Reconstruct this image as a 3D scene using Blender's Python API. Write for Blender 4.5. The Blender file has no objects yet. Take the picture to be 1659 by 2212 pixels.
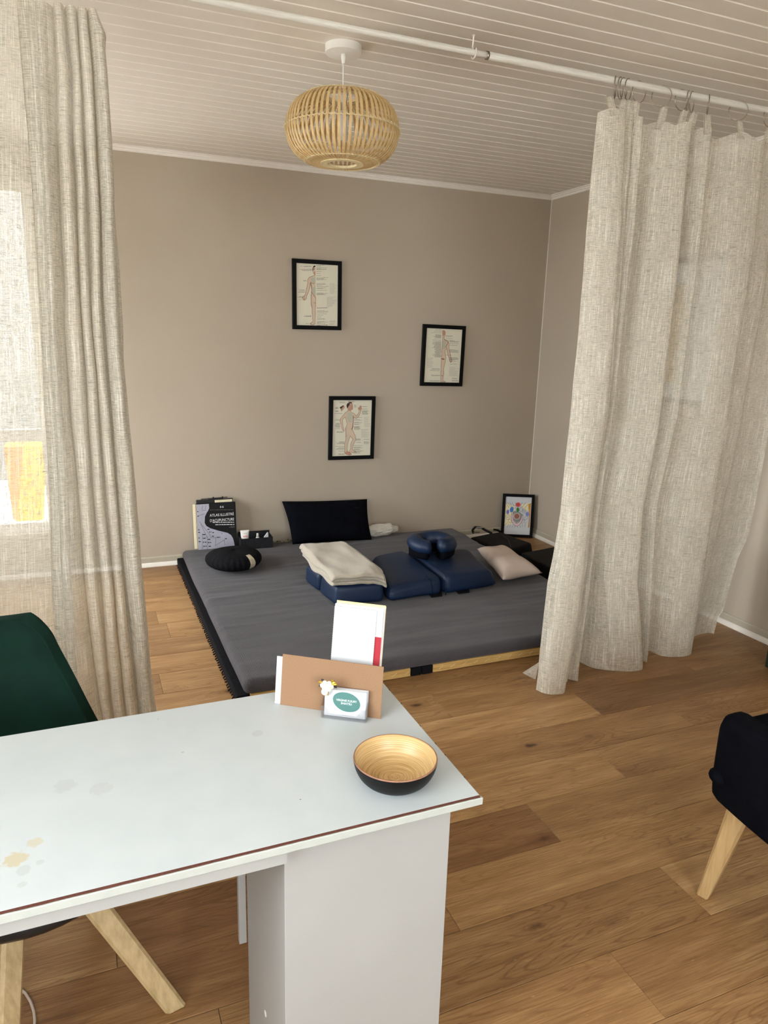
import bpy, bmesh, math, random
import numpy as np
from mathutils import Vector, Matrix, noise

C = bpy.context.scene.collection
SC = bpy.context.scene
R = math.radians

# ------------------------------------------------------------------ camera
IW, IH, FPX = 1659.0, 2212.0, 1562.06
YAW, PITCH, ROLL, CAMZ = 0.396929, 0.239855, 0.0281134, 1.49774
ROOM_D, ROOM_R, ROOM_L, ROOM_F, ROOM_H = 4.70, 3.206, -1.25, -1.9, 2.5


def cam_axes():
    cy, sy, cp, sp = math.cos(YAW), math.sin(YAW), math.cos(PITCH), math.sin(PITCH)
    f = Vector((sy * cp, cy * cp, -sp))
    r = Vector((cy, -sy, 0))
    u = r.cross(f)
    c, s = math.cos(ROLL), math.sin(ROLL)
    return c * r + s * u, -s * r + c * u, f


AR, AU, AF = cam_axes()
CAM = Vector((0, 0, CAMZ))
cd = bpy.data.cameras.new('camera')
co = bpy.data.objects.new('camera', cd)
C.objects.link(co)
m = Matrix((AR, AU, -AF)).transposed().to_4x4()
m.translation = CAM
co.matrix_world = m
cd.sensor_fit = 'VERTICAL'
cd.sensor_height = 36
cd.lens = FPX * 36 / IH
cd.clip_start = 0.02
SC.camera = co

# ------------------------------------------------------------------ light
wd = bpy.data.worlds.new('overcast_sky')
SC.world = wd
wd.use_nodes = True
bg = wd.node_tree.nodes['Background']
bg.inputs['Color'].default_value = (0.92, 0.96, 1.0, 1)
bg.inputs['Strength'].default_value = 15.5
SC.view_settings.view_transform = 'Standard'
SC.view_settings.look = 'None'
SC.view_settings.gamma = 1
SC.view_settings.use_curve_mapping = False
SC.view_settings.exposure = 0.12
try:
    SC.cycles.max_bounces = 12
    SC.cycles.diffuse_bounces = 7
    SC.cycles.transparent_max_bounces = 24
    SC.cycles.caustics_reflective = False
    SC.cycles.caustics_refractive = False
    SC.cycles.sample_clamp_indirect = 8
except Exception:
    pass


def portal(name, loc, rot, sx, sy):
    l = bpy.data.lights.new(name, 'AREA')
    l.shape = 'RECTANGLE'
    l.size, l.size_y = sx, sy
    l.cycles.is_portal = True
    o = bpy.data.objects.new(name, l)
    o.location = loc
    o.rotation_euler = rot
    C.objects.link(o)


# window openings: (x0,x1,z0,z1) or (y0,y1,z0,z1)
WIN_BACK = (-1.05, -0.185, 0.27, 2.27)
WIN_LEFT = (2.95, 4.40, 0.35, 1.70)
WIN_FRONT = (-0.7, 1.4, 1.00, 2.30)
WIN_DESK = (-0.7, 0.95, 0.92, 2.25)
portal('daylight_back', ((WIN_BACK[0] + WIN_BACK[1]) / 2, ROOM_D + .16, (WIN_BACK[2] + WIN_BACK[3]) / 2), (R(-90), 0, 0), WIN_BACK[1] - WIN_BACK[0], WIN_BACK[3] - WIN_BACK[2])
portal('daylight_left', (ROOM_L - .16, (WIN_LEFT[0] + WIN_LEFT[1]) / 2, (WIN_LEFT[2] + WIN_LEFT[3]) / 2), (R(90), 0, R(-90)), WIN_LEFT[1] - WIN_LEFT[0], WIN_LEFT[3] - WIN_LEFT[2])
portal('daylight_desk', (ROOM_L - .16, (WIN_DESK[0] + WIN_DESK[1]) / 2, (WIN_DESK[2] + WIN_DESK[3]) / 2), (R(90), 0, R(-90)), WIN_DESK[1] - WIN_DESK[0], WIN_DESK[3] - WIN_DESK[2])
portal('daylight_front', ((WIN_FRONT[0] + WIN_FRONT[1]) / 2, ROOM_F - .16, (WIN_FRONT[2] + WIN_FRONT[3]) / 2), (R(90), 0, 0), WIN_FRONT[1] - WIN_FRONT[0], WIN_FRONT[3] - WIN_FRONT[2])


# ------------------------------------------------------------------ pixel -> point helpers
def ray(x, y):
    return AF + AR * ((x - IW / 2) / FPX) - AU * ((y - IH / 2) / FPX)


def atZ(x, y, z=0.0):
    d = ray(x, y)
    return CAM + d * ((z - CAMZ) / d.z)


def atY(x, y, Y=ROOM_D):
    d = ray(x, y)
    return CAM + d * (Y / d.y)


def atX(x, y, X=ROOM_R):
    d = ray(x, y)
    return CAM + d * (X / d.x)


# ------------------------------------------------------------------ materials
def srgb(r, g, b):
    def f(v):
        v /= 255.0
        return v / 12.92 if v <= 0.04045 else ((v + 0.055) / 1.055) ** 2.4
    return (f(r), f(g), f(b), 1)


class NT:
    def __init__(self, name):
        self.m = bpy.data.materials.new(name)
        self.m.use_nodes = True
        self.t = self.m.node_tree
        self.n = self.t.nodes
        self.b = self.n['Principled BSDF']
        self.out = self.n['Material Output']

    def add(self, typ, **kw):
        nd = self.n.new(typ)
        for k, v in kw.items():
            if k.startswith('_'):
                nd.inputs[k[1:].replace('_', ' ')].default_value = v
            else:
                setattr(nd, k, v)
        return nd

    def link(self, a, b):
        self.t.links.new(a, b)

    def coord(self, which='Object', scale=(1, 1, 1), rot=(0, 0, 0), offset=None):
        tc = self.add('ShaderNodeTexCoord')
        mp = self.add('ShaderNodeMapping')
        mp.inputs['Scale'].default_value = scale
        mp.inputs['Rotation'].default_value = rot
        self.link(tc.outputs[which], mp.inputs['Vector'])
        if offset is not None:
            self.link(offset, mp.inputs['Location'])
        return mp.outputs['Vector']

    def noise(self, vec, scale=5, detail=3, rough=.5, dist=0):
        nd = self.add('ShaderNodeTexNoise')
        nd.inputs['Scale'].default_value = scale
        nd.inputs['Detail'].default_value = detail
        nd.inputs['Roughness'].default_value = rough
        nd.inputs['Distortion'].default_value = dist
        if vec is not None:
            self.link(vec, nd.inputs['Vector'])
        return nd.outputs['Fac']

    def ramp(self, fac, stops):
        nd = self.add('ShaderNodeValToRGB')
        el = nd.color_ramp.elements
        while len(el) < len(stops):
            el.new(0.5)
        for e, (p, c) in zip(el, stops):
            e.position = p
            e.color = c if len(c) == 4 else (*c, 1)
        self.link(fac, nd.inputs['Fac'])
        return nd.outputs['Color']

    def mix(self, fac, a, b, blend='MIX'):
        nd = self.add('ShaderNodeMix', data_type='RGBA', blend_type=blend)
        for sock, v in ((nd.inputs[0], fac), (nd.inputs[6], a), (nd.inputs[7], b)):
            if hasattr(v, 'is_linked'):
                self.link(v, sock)
            else:
                sock.default_value = v
        return nd.outputs[2]

    def math(self, op, a, b=None, c=None, clamp=False):
        nd = self.add('ShaderNodeMath', operation=op, use_clamp=clamp)
        for i, v in enumerate((a, b, c)):
            if v is None:
                continue
            if hasattr(v, 'is_linked'):
                self.link(v, nd.inputs[i])
            else:
                nd.inputs[i].default_value = v
        return nd.outputs[0]

    def bump(self, h, strength=.3, dist=.002):
        nd = self.add('ShaderNodeBump')
        nd.inputs['Strength'].default_value = strength
        nd.inputs['Distance'].default_value = dist
        self.link(h, nd.inputs['Height'])
        self.link(nd.outputs['Normal'], self.b.inputs['Normal'])
        return nd.outputs['Normal']

    def base(self, c):
        if hasattr(c, 'is_linked'):
            self.link(c, self.b.inputs['Base Color'])
        else:
            self.b.inputs['Base Color'].default_value = c

    def rough(self, v, spec=.5):
        self.b.inputs['Roughness'].default_value = v
        self.b.inputs['Specular IOR Level'].default_value = spec


def simple(name, col, rough=.6, spec=.4, var=.08, scale=30, bump=0, bscale=200, metal=0, bdist=.001):
    n = NT(name)
    v = n.coord()
    f = n.noise(v, scale, 3)
    lo = tuple(c * (1 - var) for c in col[:3])
    hi = tuple(min(1, c * (1 + var)) for c in col[:3])
    n.base(n.ramp(f, [(.3, lo), (.7, hi)]))
    n.rough(rough, spec)
    n.b.inputs['Metallic'].default_value = metal
    if bump:
        n.bump(n.noise(v, bscale, 2), bump, bdist)
    return n.m


M = {}


def build_materials():
    # taupe painted wallpaper wall
    n = NT('taupe_wall_paint')
    v = n.coord()
    n.base(n.ramp(n.noise(v, 1.5, 3), [(.3, srgb(181, 169, 152)), (.7, srgb(185, 173, 156))]))
    n.rough(.75, .25)
    n.bump(n.noise(v, 160, 3), .25, .0015)
    M['wall'] = n.m
    M['white_paint'] = simple('white_gloss_paint', srgb(236, 231, 222), .4, .4, .02)
    M['taupe_trim'] = simple('taupe_trim_paint', srgb(184, 176, 158), .45, .4, .02)
    # ceiling boards
    n = NT('ceiling_board_paint')
    oi = n.add('ShaderNodeObjectInfo')
    v = n.coord('Object', (1, 1, 1))
    f = n.noise(v, 6, 3)
    c1 = n.ramp(f, [(.3, srgb(224, 217, 207)), (.7, srgb(229, 222, 212))])
    n.base(n.mix(n.math('MULTIPLY', oi.outputs['Random'], .25), c1, srgb(219, 212, 202)))
    n.rough(.5, .35)
    n.bump(n.noise(v, 90, 2), .08, .001)
    M['ceil'] = n.m
    M['groove'] = simple('board_groove_lit', srgb(250, 246, 238), .5, .3, .02)  # whiter chamfers: light catching the grooves is put into the colour
    # laminate oak planks
    n = NT('oak_laminate_plank')
    oi = n.add('ShaderNodeObjectInfo')
    sc3 = n.add('ShaderNodeCombineXYZ')
    n.link(n.math('MULTIPLY', oi.outputs['Random'], 37.0), sc3.inputs[0])
    n.link(n.math('MULTIPLY', oi.outputs['Random'], 91.0), sc3.inputs[1])
    v = n.coord('Object', (1.0, 1.0, 1.0), offset=sc3.outputs[0])

    def scaled(x, y):
        mp = n.add('ShaderNodeMapping')
        mp.inputs['Scale'].default_value = (x, y, 1)
        n.link(v, mp.inputs['Vector'])
        return mp.outputs[0]
    # knots: sparse cells, elongated along the plank
    vor = n.add('ShaderNodeTexVoronoi')
    n.link(scaled(2.9, 7.0), vor.inputs['Vector'])
    vor.inputs['Scale'].default_value = 1.0
    sepc = n.add('ShaderNodeSeparateColor')
    n.link(vor.outputs['Color'], sepc.inputs[0])
    size = n.math('MULTIPLY', n.math('GREATER_THAN', sepc.outputs[0], .22), n.math('ADD', n.math('MULTIPLY', sepc.outputs[1], .9), .35))
    kd = n.math('ADD', vor.outputs['Distance'], n.math('MULTIPLY', n.math('SUBTRACT', n.noise(v, 45, 3), .5), .10))
    halo = n.math('MULTIPLY', n.math('POWER', 2.718, n.math('MULTIPLY', kd, -5.5)), size)
    # cathedral grain that bends round the knots
    warp = n.noise(scaled(.9, 7.5), 1.5, 2, .45, .3)
    fib = n.noise(scaled(6, 60), 1, 3, .6)
    ringv = n.math('ADD', n.math('MULTIPLY', warp, 20.0), n.math('ADD', n.math('MULTIPLY', halo, 5.5), n.math('MULTIPLY', fib, .55)))
    ring = n.math('ABSOLUTE', n.math('SUBTRACT', n.math('FRACT', ringv), .5))
    fine = n.noise(scaled(7, 260), 1.0, 4, .7)
    med = n.noise(scaled(1.4, 13), 1.3, 4, .6)
    blot = n.noise(scaled(2.2, 5), 1.0, 2, .5)
    base = n.ramp(med, [(.25, srgb(150, 113, 74)), (.5, srgb(180, 143, 98)), (.75, srgb(206, 171, 124))])
    base = n.mix(n.math('MULTIPLY', n.ramp(ring, [(.0, (1, 1, 1)), (.20, (0, 0, 0))]), n.ramp(blot, [(.40, (.06, .06, .06)), (.62, (.55, .55, .55))])), base, srgb(116, 78, 46))
    base = n.mix(n.ramp(fine, [(.34, (.55, .55, .55)), (.60, (0, 0, 0))]), base, srgb(112, 76, 44))
    fleck = n.noise(scaled(38, 150), 1.0, 2, .5)
    base = n.mix(n.ramp(fleck, [(.68, (0, 0, 0)), (.80, (.4, .4, .4))]), base, srgb(222, 190, 146))
    base = n.mix(n.math('MULTIPLY', n.ramp(kd, [(.05, (.55, .55, .55)), (.26, (0, 0, 0))]), size), base, srgb(112, 74, 44))
    base = n.mix(n.math('MULTIPLY', n.ramp(kd, [(.03, (1, 1, 1)), (.10, (0, 0, 0))]), size, clamp=True), base, srgb(66, 42, 26))
    base = n.mix(1.0, base, oi.outputs['Color'], 'MULTIPLY')
    n.base(base)
    n.rough(.42, .35)
    n.bump(fine, .10, .0006)
    M['plank'] = n.m
    M['subfloor'] = simple('dark_joint', srgb(70, 46, 28), .9, .1)
    # white laminate desk
    n = NT('white_laminate')
    v = n.coord()
    col = n.ramp(n.noise(v, 14, 4), [(.3, srgb(195, 203, 205)), (.7, srgb(201, 208, 210))])
    tc = n.add('ShaderNodeTexCoord')
    for (qx, qy, sr, amt, cc) in ((76, 1820, .012, .5, srgb(196, 184, 140)), (34, 1856, .018, .6, srgb(196, 180, 128)),
                                  (52, 1880, .011, .3, srgb(170, 175, 170)), (48, 1910, .007, .3, srgb(170, 175, 170)), (86, 1862, .006, .3, srgb(170, 175, 170)),
                                  (140, 1697, .020, .2, srgb(165, 168, 167)), (218, 1704, .020, .2, srgb(165, 168, 167)), (556, 1584, .012, .25, srgb(165, 168, 167)), (649, 1727, .0015, .8, srgb(80, 76, 70)), (341, 1553, .0012, .8, srgb(90, 86, 80)), (394, 1625, .003, .4, srgb(130, 130, 126))):
        sx, sy = atZ(qx, qy, .74).xy
        d = n.add('ShaderNodeVectorMath', operation='DISTANCE')
        n.link(tc.outputs['Object'], d.inputs[0])
        d.inputs[1].default_value = (sx, sy, .74)
        dd = n.math('ADD', d.outputs['Value'], n.math('MULTIPLY', n.math('SUBTRACT', n.noise(v, 120, 2), .5), sr * .9))
        mr = n.add('ShaderNodeMapRange')
        mr.inputs['From Min'].default_value = sr
        mr.inputs['From Max'].default_value = sr * .8
        mr.inputs['To Max'].default_value = amt
        n.link(dd, mr.inputs['Value'])
        col = n.mix(mr.outputs[0], col, cc)
    n.base(col)
    n.rough(.38, .5)
    M['desk'] = n.m
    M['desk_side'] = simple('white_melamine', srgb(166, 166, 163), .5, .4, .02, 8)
    M['edge_band'] = simple('off_white_edge_band', srgb(180, 184, 177), .55, .3, .04, 40)
    M['brown_gap'] = simple('brown_chipboard_edge', srgb(90, 54, 44), .8, .2, .2, 300)
    # linen
    M['linen'] = linen('linen_weave', srgb(212, 205, 188), srgb(126, 118, 101), srgb(250, 245, 233))
    # futon cover
    n = NT('grey_waffle_cover')
    v = n.coord('UV')
    wx = n.add('ShaderNodeTexWave', wave_type='BANDS', bands_direction='X')
    wx.inputs['Scale'].default_value = 38
    wy = n.add('ShaderNodeTexWave', wave_type='BANDS', bands_direction='Y')
    wy.inputs['Scale'].default_value = 38
    n.link(v, wx.inputs['Vector'])
    n.link(v, wy.inputs['Vector'])
    w = n.math('MULTIPLY', wx.outputs['Fac'], wy.outputs['Fac'])
    f = n.noise(n.coord('UV'), 3, 3)
    c1 = n.ramp(f, [(.3, srgb(74, 72, 75)), (.7, srgb(84, 81, 85))])
    n.base(n.mix(n.math('MULTIPLY', w, .35), c1, srgb(54, 52, 55)))
    n.rough(.95, .1)
    n.b.inputs['Sheen Weight'].default_value = .15
    n.bump(w, .5, .003)
    M['futon'] = n.m
    # tatami straw
    n = NT('tatami_straw')
    v = n.coord('Object', (6, 6, 300))
    f = n.noise(v, 1, 4)
    n.base(n.ramp(f, [(.3, srgb(176, 136, 76)), (.7, srgb(222, 186, 120))]))
    n.rough(.8, .2)
    n.bump(n.noise(n.coord('Object', (60, 60, 60)), 1, 2), .5, .003)
    M['straw'] = n.m
    M['black_cloth'] = simple('black_cloth', srgb(22, 21, 24), .95, .1, .25, 60, .3, 600)
    M['black_nylon'] = simple('black_nylon', srgb(15, 15, 16), .7, .2, .25, 60, .3, 500)
    M['black_paint'] = simple('black_frame_lacquer', srgb(10, 10, 11), .6, .15, .1)
    M['black_card'] = simple('black_card_board', srgb(26, 27, 30), .7, .3, .5, 60, .2, 150)
    M['black_plastic'] = simple('black_plastic', srgb(24, 24, 25), .35, .4, .1)
    M['navy_vinyl'] = navy('navy_vinyl', srgb(14, 35, 64))
    M['navy_fabric'] = simple('navy_black_velvet', srgb(13, 14, 20), .95, .05, .2, 30)
    M['beige_pillow'] = simple('pale_pink_cotton', srgb(204, 188, 176), .9, .1, .03, 20, .2, 500)
    n = NT('oatmeal_fleece')
    v = n.coord()
    n.base(n.ramp(n.noise(v, 300, 3), [(.3, srgb(168, 159, 143)), (.7, srgb(198, 189, 172))]))
    n.rough(1, .05)
    n.b.inputs['Sheen Weight'].default_value = .3
    n.bump(n.noise(v, 500, 2), .5, .002)
    M['fleece'] = n.m
    # woods
    M['ash'] = wood('pale_ash_wood', srgb(168, 144, 102), srgb(196, 171, 128))
    M['beech'] = wood('light_beech_wood', srgb(186, 152, 104), srgb(212, 182, 132))
    M['bamboo_slat'] = wood('bamboo_slat', srgb(190, 158, 106), srgb(220, 191, 140))
    M['bamboo_ring'] = wood('pale_bamboo_ring', srgb(216, 198, 152), srgb(236, 222, 180))
    n = NT('spun_bamboo')
    tc = n.add('ShaderNodeTexCoord')
    sep = n.add('ShaderNodeSeparateXYZ')
    n.link(tc.outputs['Object'], sep.inputs[0])
    rr = n.math('SQRT', n.math('ADD', n.math('POWER', sep.outputs[0], 2), n.math('POWER', sep.outputs[1], 2)))
    rz = n.math('ADD', n.math('MULTIPLY', rr, 1.0), n.math('MULTIPLY', sep.outputs[2], 1.0))
    cv = n.add('ShaderNodeCombineXYZ')
    n.link(n.math('MULTIPLY', rz, 420), cv.inputs[0])
    n.link(n.math('MULTIPLY', n.math('ARCTAN2', sep.outputs[1], sep.outputs[0]), .5), cv.inputs[1])
    f = n.noise(cv.outputs[0], 1, 3, .6)
    n.base(n.ramp(f, [(.3, srgb(160, 126, 78)), (.5, srgb(204, 172, 120)), (.72, srgb(232, 208, 162))]))
    n.rough(.35, .5)
    n.bump(f, .2, .001)
    M['spun'] = n.m
    M['bowl_black'] = simple('matt_black_lacquer', srgb(10, 12, 12), .5, .25, .1)
    # papers
    M['paper'] = simple('white_paper', srgb(212, 214, 217), .8, .2, .01)
    M['chart_paper'] = simple('chart_paper', srgb(226, 222, 202), .35, .4, .01)
    M['cream_paper'] = simple('cream_paper', srgb(238, 216, 164), .8, .2, .03)
    M['red_print'] = simple('red_print', srgb(168, 50, 60), .7, .2, .03)
    n = NT('kraft_paper')
    v = n.coord()
    n.base(n.ramp(n.noise(v, 600, 3, .7), [(.3, srgb(136, 105, 79)), (.7, srgb(157, 124, 95))]))
    n.rough(.85, .2)
    M['kraft'] = n.m
    M['teal_print'] = simple('teal_print', srgb(84, 126, 121), .7, .2, .02)
    M['ink_grey'] = simple('grey_ink', srgb(116, 112, 102), .7, .2, .02)
    M['ink_light'] = simple('pale_grey_ink', srgb(180, 176, 163), .7, .2, .02)
    M['ink_black'] = simple('black_ink', srgb(34, 32, 34), .7, .2, .02)
    M['skin_print'] = simple('skin_print', srgb(216, 196, 172), .5, .3, .03)
    M['skin_dark'] = simple('flushed_skin_print', srgb(196, 150, 126), .5, .3, .03)
    M['line_print'] = simple('red_brown_line_print', srgb(140, 84, 70), .5, .3, .03)
    M['bone_print'] = simple('grey_green_print', srgb(190, 192, 172), .5, .3, .03)
    M['hair_print'] = simple('hair_print', srgb(58, 46, 42), .5, .3, .03)
    M['white_text'] = simple('white_lettering', srgb(238, 238, 240), .7, .2, .01)
    for k, c in {'p_red': (222, 84, 88), 'p_green': (74, 142, 74), 'p_blue': (86, 136, 208), 'p_purple': (142, 134, 204), 'p_brown': (168, 108, 92),
                 'p_grey': (152, 150, 146), 'p_orange': (222, 160, 76), 'p_lilac': (150, 156, 214), 'p_yellow': (240, 230, 192), 'p_pink': (232, 204, 208)}.items():
        M[k] = simple('crayon_' + k[2:], srgb(*c), .7, .2, .12, 200)
    M['cover_grey'] = simple('grey_cover_print', srgb(176, 176, 192), .5, .3, .08, 20)
    M['cover_black'] = simple('black_cover', srgb(15, 15, 17), .55, .3, .1)
    M['page_edge'] = simple('page_edges', srgb(232, 222, 192), .8, .2, .04, 100)
    M['white_plastic'] = simple('white_plastic', srgb(238, 236, 230), .4, .5, .02)
    M['steel'] = simple('brushed_steel', srgb(150, 144, 134), .3, .5, .05, metal=1)
    M['dark_steel'] = simple('aged_steel_ring', srgb(158, 148, 132), .35, .5, .05, metal=1)
    M['brass'] = simple('gold_metal', srgb(210, 180, 80), .3, .5, .05, metal=1)
    M['petal'] = simple('ivory_petal', srgb(244, 238, 214), .6, .3, .03)
    n = NT('clear_acrylic')
    n.base((1, 1, 1, 1))
    n.b.inputs['Roughness'].default_value = .03
    n.b.inputs['IOR'].default_value = 1.35
    gl = n.add('ShaderNodeBsdfTransparent', _Color=(.93, .93, .94, 1))
    gs = n.add('ShaderNodeBsdfGlossy', _Color=(1, 1, 1, 1), _Roughness=.05)
    fr = n.add('ShaderNodeLayerWeight', _Blend=.35)
    mx = n.add('ShaderNodeMixShader')
    n.link(n.math('ADD', n.math('MULTIPLY', fr.outputs['Facing'], .55), .02), mx.inputs[0])
    n.link(gl.outputs[0], mx.inputs[1])
    n.link(gs.outputs[0], mx.inputs[2])
    n.link(mx.outputs[0], n.out.inputs['Surface'])
    M['acrylic'] = n.m
    n = NT('window_glass')
    gl = n.add('ShaderNodeBsdfTransparent', _Color=(.96, .97, .97, 1))
    gs = n.add('ShaderNodeBsdfGlossy', _Color=(1, 1, 1, 1), _Roughness=.02)
    mx = n.add('ShaderNodeMixShader', _Fac=.05)
    n.link(gl.outputs[0], mx.inputs[1])
    n.link(gs.outputs[0], mx.inputs[2])
    n.link(mx.outputs[0], n.out.inputs['Surface'])
    M['glass'] = n.m
    # velvet
    n = NT('bottle_green_velvet')
    v = n.coord()
    n.base(n.ramp(n.noise(v, 9, 4, .6), [(.3, srgb(7, 30, 23)), (.7, srgb(11, 42, 32))]))
    n.rough(.85, .15)
    n.b.inputs['Sheen Weight'].default_value = .10
    n.b.inputs['Sheen Roughness'].default_value = .4
    n.b.inputs['Sheen Tint'].default_value = (.25, .6, .5, 1)
    n.bump(n.noise(v, 25, 3), .15, .004)
    M['velvet'] = n.m
    n = NT('crumpled_white_plastic')
    v = n.coord()
    n.base(srgb(222, 216, 204))
    n.rough(.3, .5)
    n.bump(n.noise(v, 60, 4, .7, 1), .8, .01)
    M['plastic_bag'] = n.m
    M['leaf'] = simple('green_leaf', srgb(84, 104, 48), .6, .3, .3, 60)
    M['dark_green'] = simple('dark_green_lacquer', srgb(44, 62, 50), .5, .3, .08)
    M['yellow'] = simple('yellow_plastic', srgb(246, 202, 40), .5, .3, .04)
    M['orange'] = simple('yellow_plastic_shaded', srgb(236, 160, 60), .5, .3, .04)  # shaded side of the yellow bin, shade put into the colour
    M['pavement'] = simple('grey_pavement', srgb(214, 211, 204), .9, .2, .1, 3)
    M['added_facade_tone'] = simple('added_facade_grey', srgb(118, 118, 117), .9, .2, .03, 3)
    M['cord'] = simple('white_cable', srgb(206, 190, 176), .5, .4, .02)
    # painted rod: white-grey with shabby marks
    n = NT('brushed_white_rod_paint')
    v = n.coord('Object', (3, 60, 60))
    n.base(n.ramp(n.noise(v, 2, 4, .7), [(.3, srgb(206, 200, 188)), (.6, srgb(232, 230, 220))]))
    n.rough(.5, .4)
    n.bump(n.noise(v, 4, 3), .3, .002)
    M['rod'] = n.m


def wood(name, c0, c1):
    n = NT(name)
    v = n.coord('Object', (80, 80, 6))
    f = n.noise(v, 1, 4, .6)
    n.base(n.ramp(f, [(.3, c0), (.7, c1)]))
    n.rough(.5, .35)
    n.bump(f, .08, .001)
    return n.m


def navy(name, c):
    n = NT(name)
    v = n.coord()
    n.base(n.ramp(n.noise(v, 7, 3), [(.3, tuple(x * .85 for x in c[:3])), (.7, tuple(x * 1.1 for x in c[:3]))]))
    n.rough(.5, .4)
    n.bump(n.noise(v, 14, 3, .5), .25, .006)
    return n.m


def linen(name, mid, dark, light, scale=1.0):
    n = NT(name)
    v1 = n.coord('UV', (22 * scale, 430 * scale, 1))      # horizontal dark dashes
    v2 = n.coord('UV', (330 * scale, 6 * scale, 1))       # vertical light slubs
    v3 = n.coord('UV', (3, 2, 1))
    h = n.noise(v1, 1, 2, .5)
    s = n.noise(v2, 1, 2, .5)
    b = n.noise(v3, 1, 2)
    c = n.ramp(b, [(.3, tuple(x * .95 for x in mid[:3])), (.7, tuple(min(1, x * 1.04) for x in mid[:3]))])
    c = n.mix(n.ramp(h, [(.50, (0, 0, 0)), (.72, (.72, .72, .72))]), c, dark)
    c = n.mix(n.ramp(s, [(.50, (0, 0, 0)), (.68, (.72, .72, .72))]), c, light)
    bp = n.bump(n.math('ADD', h, s), .25, .0012)
    df = n.add('ShaderNodeBsdfDiffuse')
    tl = n.add('ShaderNodeBsdfTranslucent')
    tr = n.add('ShaderNodeBsdfTransparent')
    n.link(c, df.inputs['Color'])
    n.link(c, tl.inputs['Color'])
    n.link(bp, df.inputs['Normal'])
    m1 = n.add('ShaderNodeMixShader', _Fac=.08)
    n.link(df.outputs[0], m1.inputs[1])
    n.link(tl.outputs[0], m1.inputs[2])
    # open weave: gaps between threads
    g1 = n.noise(n.coord('UV', (60, 520, 1)), 1, 1)
    g2 = n.noise(n.coord('UV', (520, 30, 1)), 1, 1)
    gap = n.math('MULTIPLY', n.ramp(g1, [(.36, (.08, .08, .08)), (.47, (1, 1, 1))]), n.ramp(g2, [(.36, (.15, .15, .15)), (.47, (1, 1, 1))]))
    m2 = n.add('ShaderNodeMixShader')
    n.link(n.math('MULTIPLY', gap, .30), m2.inputs[0])
    n.link(m1.outputs[0], m2.inputs[1])
    n.link(tr.outputs[0], m2.inputs[2])
    n.link(m2.outputs[0], n.out.inputs['Surface'])
    return n.m


build_materials()


# ------------------------------------------------------------------ object helpers
def obj(name, bm, mat=None, parent=None, smooth=False, loc=None, rot=None, mats=None):
    me = bpy.data.meshes.new(name)
    bmesh.ops.recalc_face_normals(bm, faces=bm.faces)
    bm.to_mesh(me)
    bm.free()
    for mm in (mats or ([mat] if mat else [])):
        me.materials.append(mm)
    if smooth:
        for p in me.polygons:
            p.use_smooth = True
    o = bpy.data.objects.new(name, me)
    C.objects.link(o)
    if loc is not None:
        o.location = loc
    if rot is not None:
        o.rotation_euler = rot
    if parent:
        o.parent = parent
    return o


def tag(o, label, cat, group=None):
    o['label'] = label
    o['category'] = cat
    if group:
        o['group'] = group
    return o


def thing(name, label, cat, loc=(0, 0, 0), rotz=0, group=None):
    o = bpy.data.objects.new(name, None)
    o.empty_display_size = .05
    C.objects.link(o)
    o.location = loc
    o.rotation_euler = (0, 0, rotz)
    return tag(o, label, cat, group)


def struct(o):
    o['kind'] = 'structure'
    return o


def box(bm, x0, x1, y0, y1, z0, z1, mi=0):
    vs = [bm.verts.new((x, y, z)) for z in (z0, z1) for y in (y0, y1) for x in (x0, x1)]
    for idx in ((0, 2, 3, 1), (4, 5, 7, 6), (0, 1, 5, 4), (2, 6, 7, 3), (0, 4, 6, 2), (1, 3, 7, 5)):
        f = bm.faces.new([vs[i] for i in idx])
        f.material_index = mi
    return vs


def rbox(x0, x1, y0, y1, z0, z1, r=.005, seg=2):
    bm = bmesh.new()
    box(bm, x0, x1, y0, y1, z0, z1)
    bmesh.ops.bevel(bm, geom=bm.edges[:], offset=r, segments=seg, profile=.5, affect='EDGES')
    return bm


def bx(name, x0, x1, y0, y1, z0, z1, mat, parent=None, r=0, **kw):
    if r:
        bm = rbox(x0, x1, y0, y1, z0, z1, r)
    else:
        bm = bmesh.new()
        box(bm, x0, x1, y0, y1, z0, z1)
    return obj(name, bm, mat, parent, **kw)


def lathe(bm, prof, seg=48, cx=0, cy=0, closed=False, mi=0, a0=0, a1=2 * math.pi):
    full = abs(a1 - a0 - 2 * math.pi) < 1e-6
    n = seg if full else seg + 1
    rings = []
    for (r, z) in prof:
        ring = []
        if r < 1e-6:
            v = bm.verts.new((cx, cy, z))
            ring = [v] * n
        else:
            for i in range(n):
                a = a0 + (a1 - a0) * i / seg
                ring.append(bm.verts.new((cx + r * math.cos(a), cy + r * math.sin(a), z)))
        rings.append(ring)
    pairs = list(zip(rings[:-1], rings[1:]))
    if closed:
        pairs.append((rings[-1], rings[0]))
    for A, B in pairs:
        for i in range(seg):
            j = (i + 1) % n
            q = []
            for v in (A[i], A[j], B[j], B[i]):
                if v not in q:
                    q.append(v)
            if len(q) > 2:
                try:
                    f = bm.faces.new(q)
                    f.material_index = mi
                except ValueError:
                    pass


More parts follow.
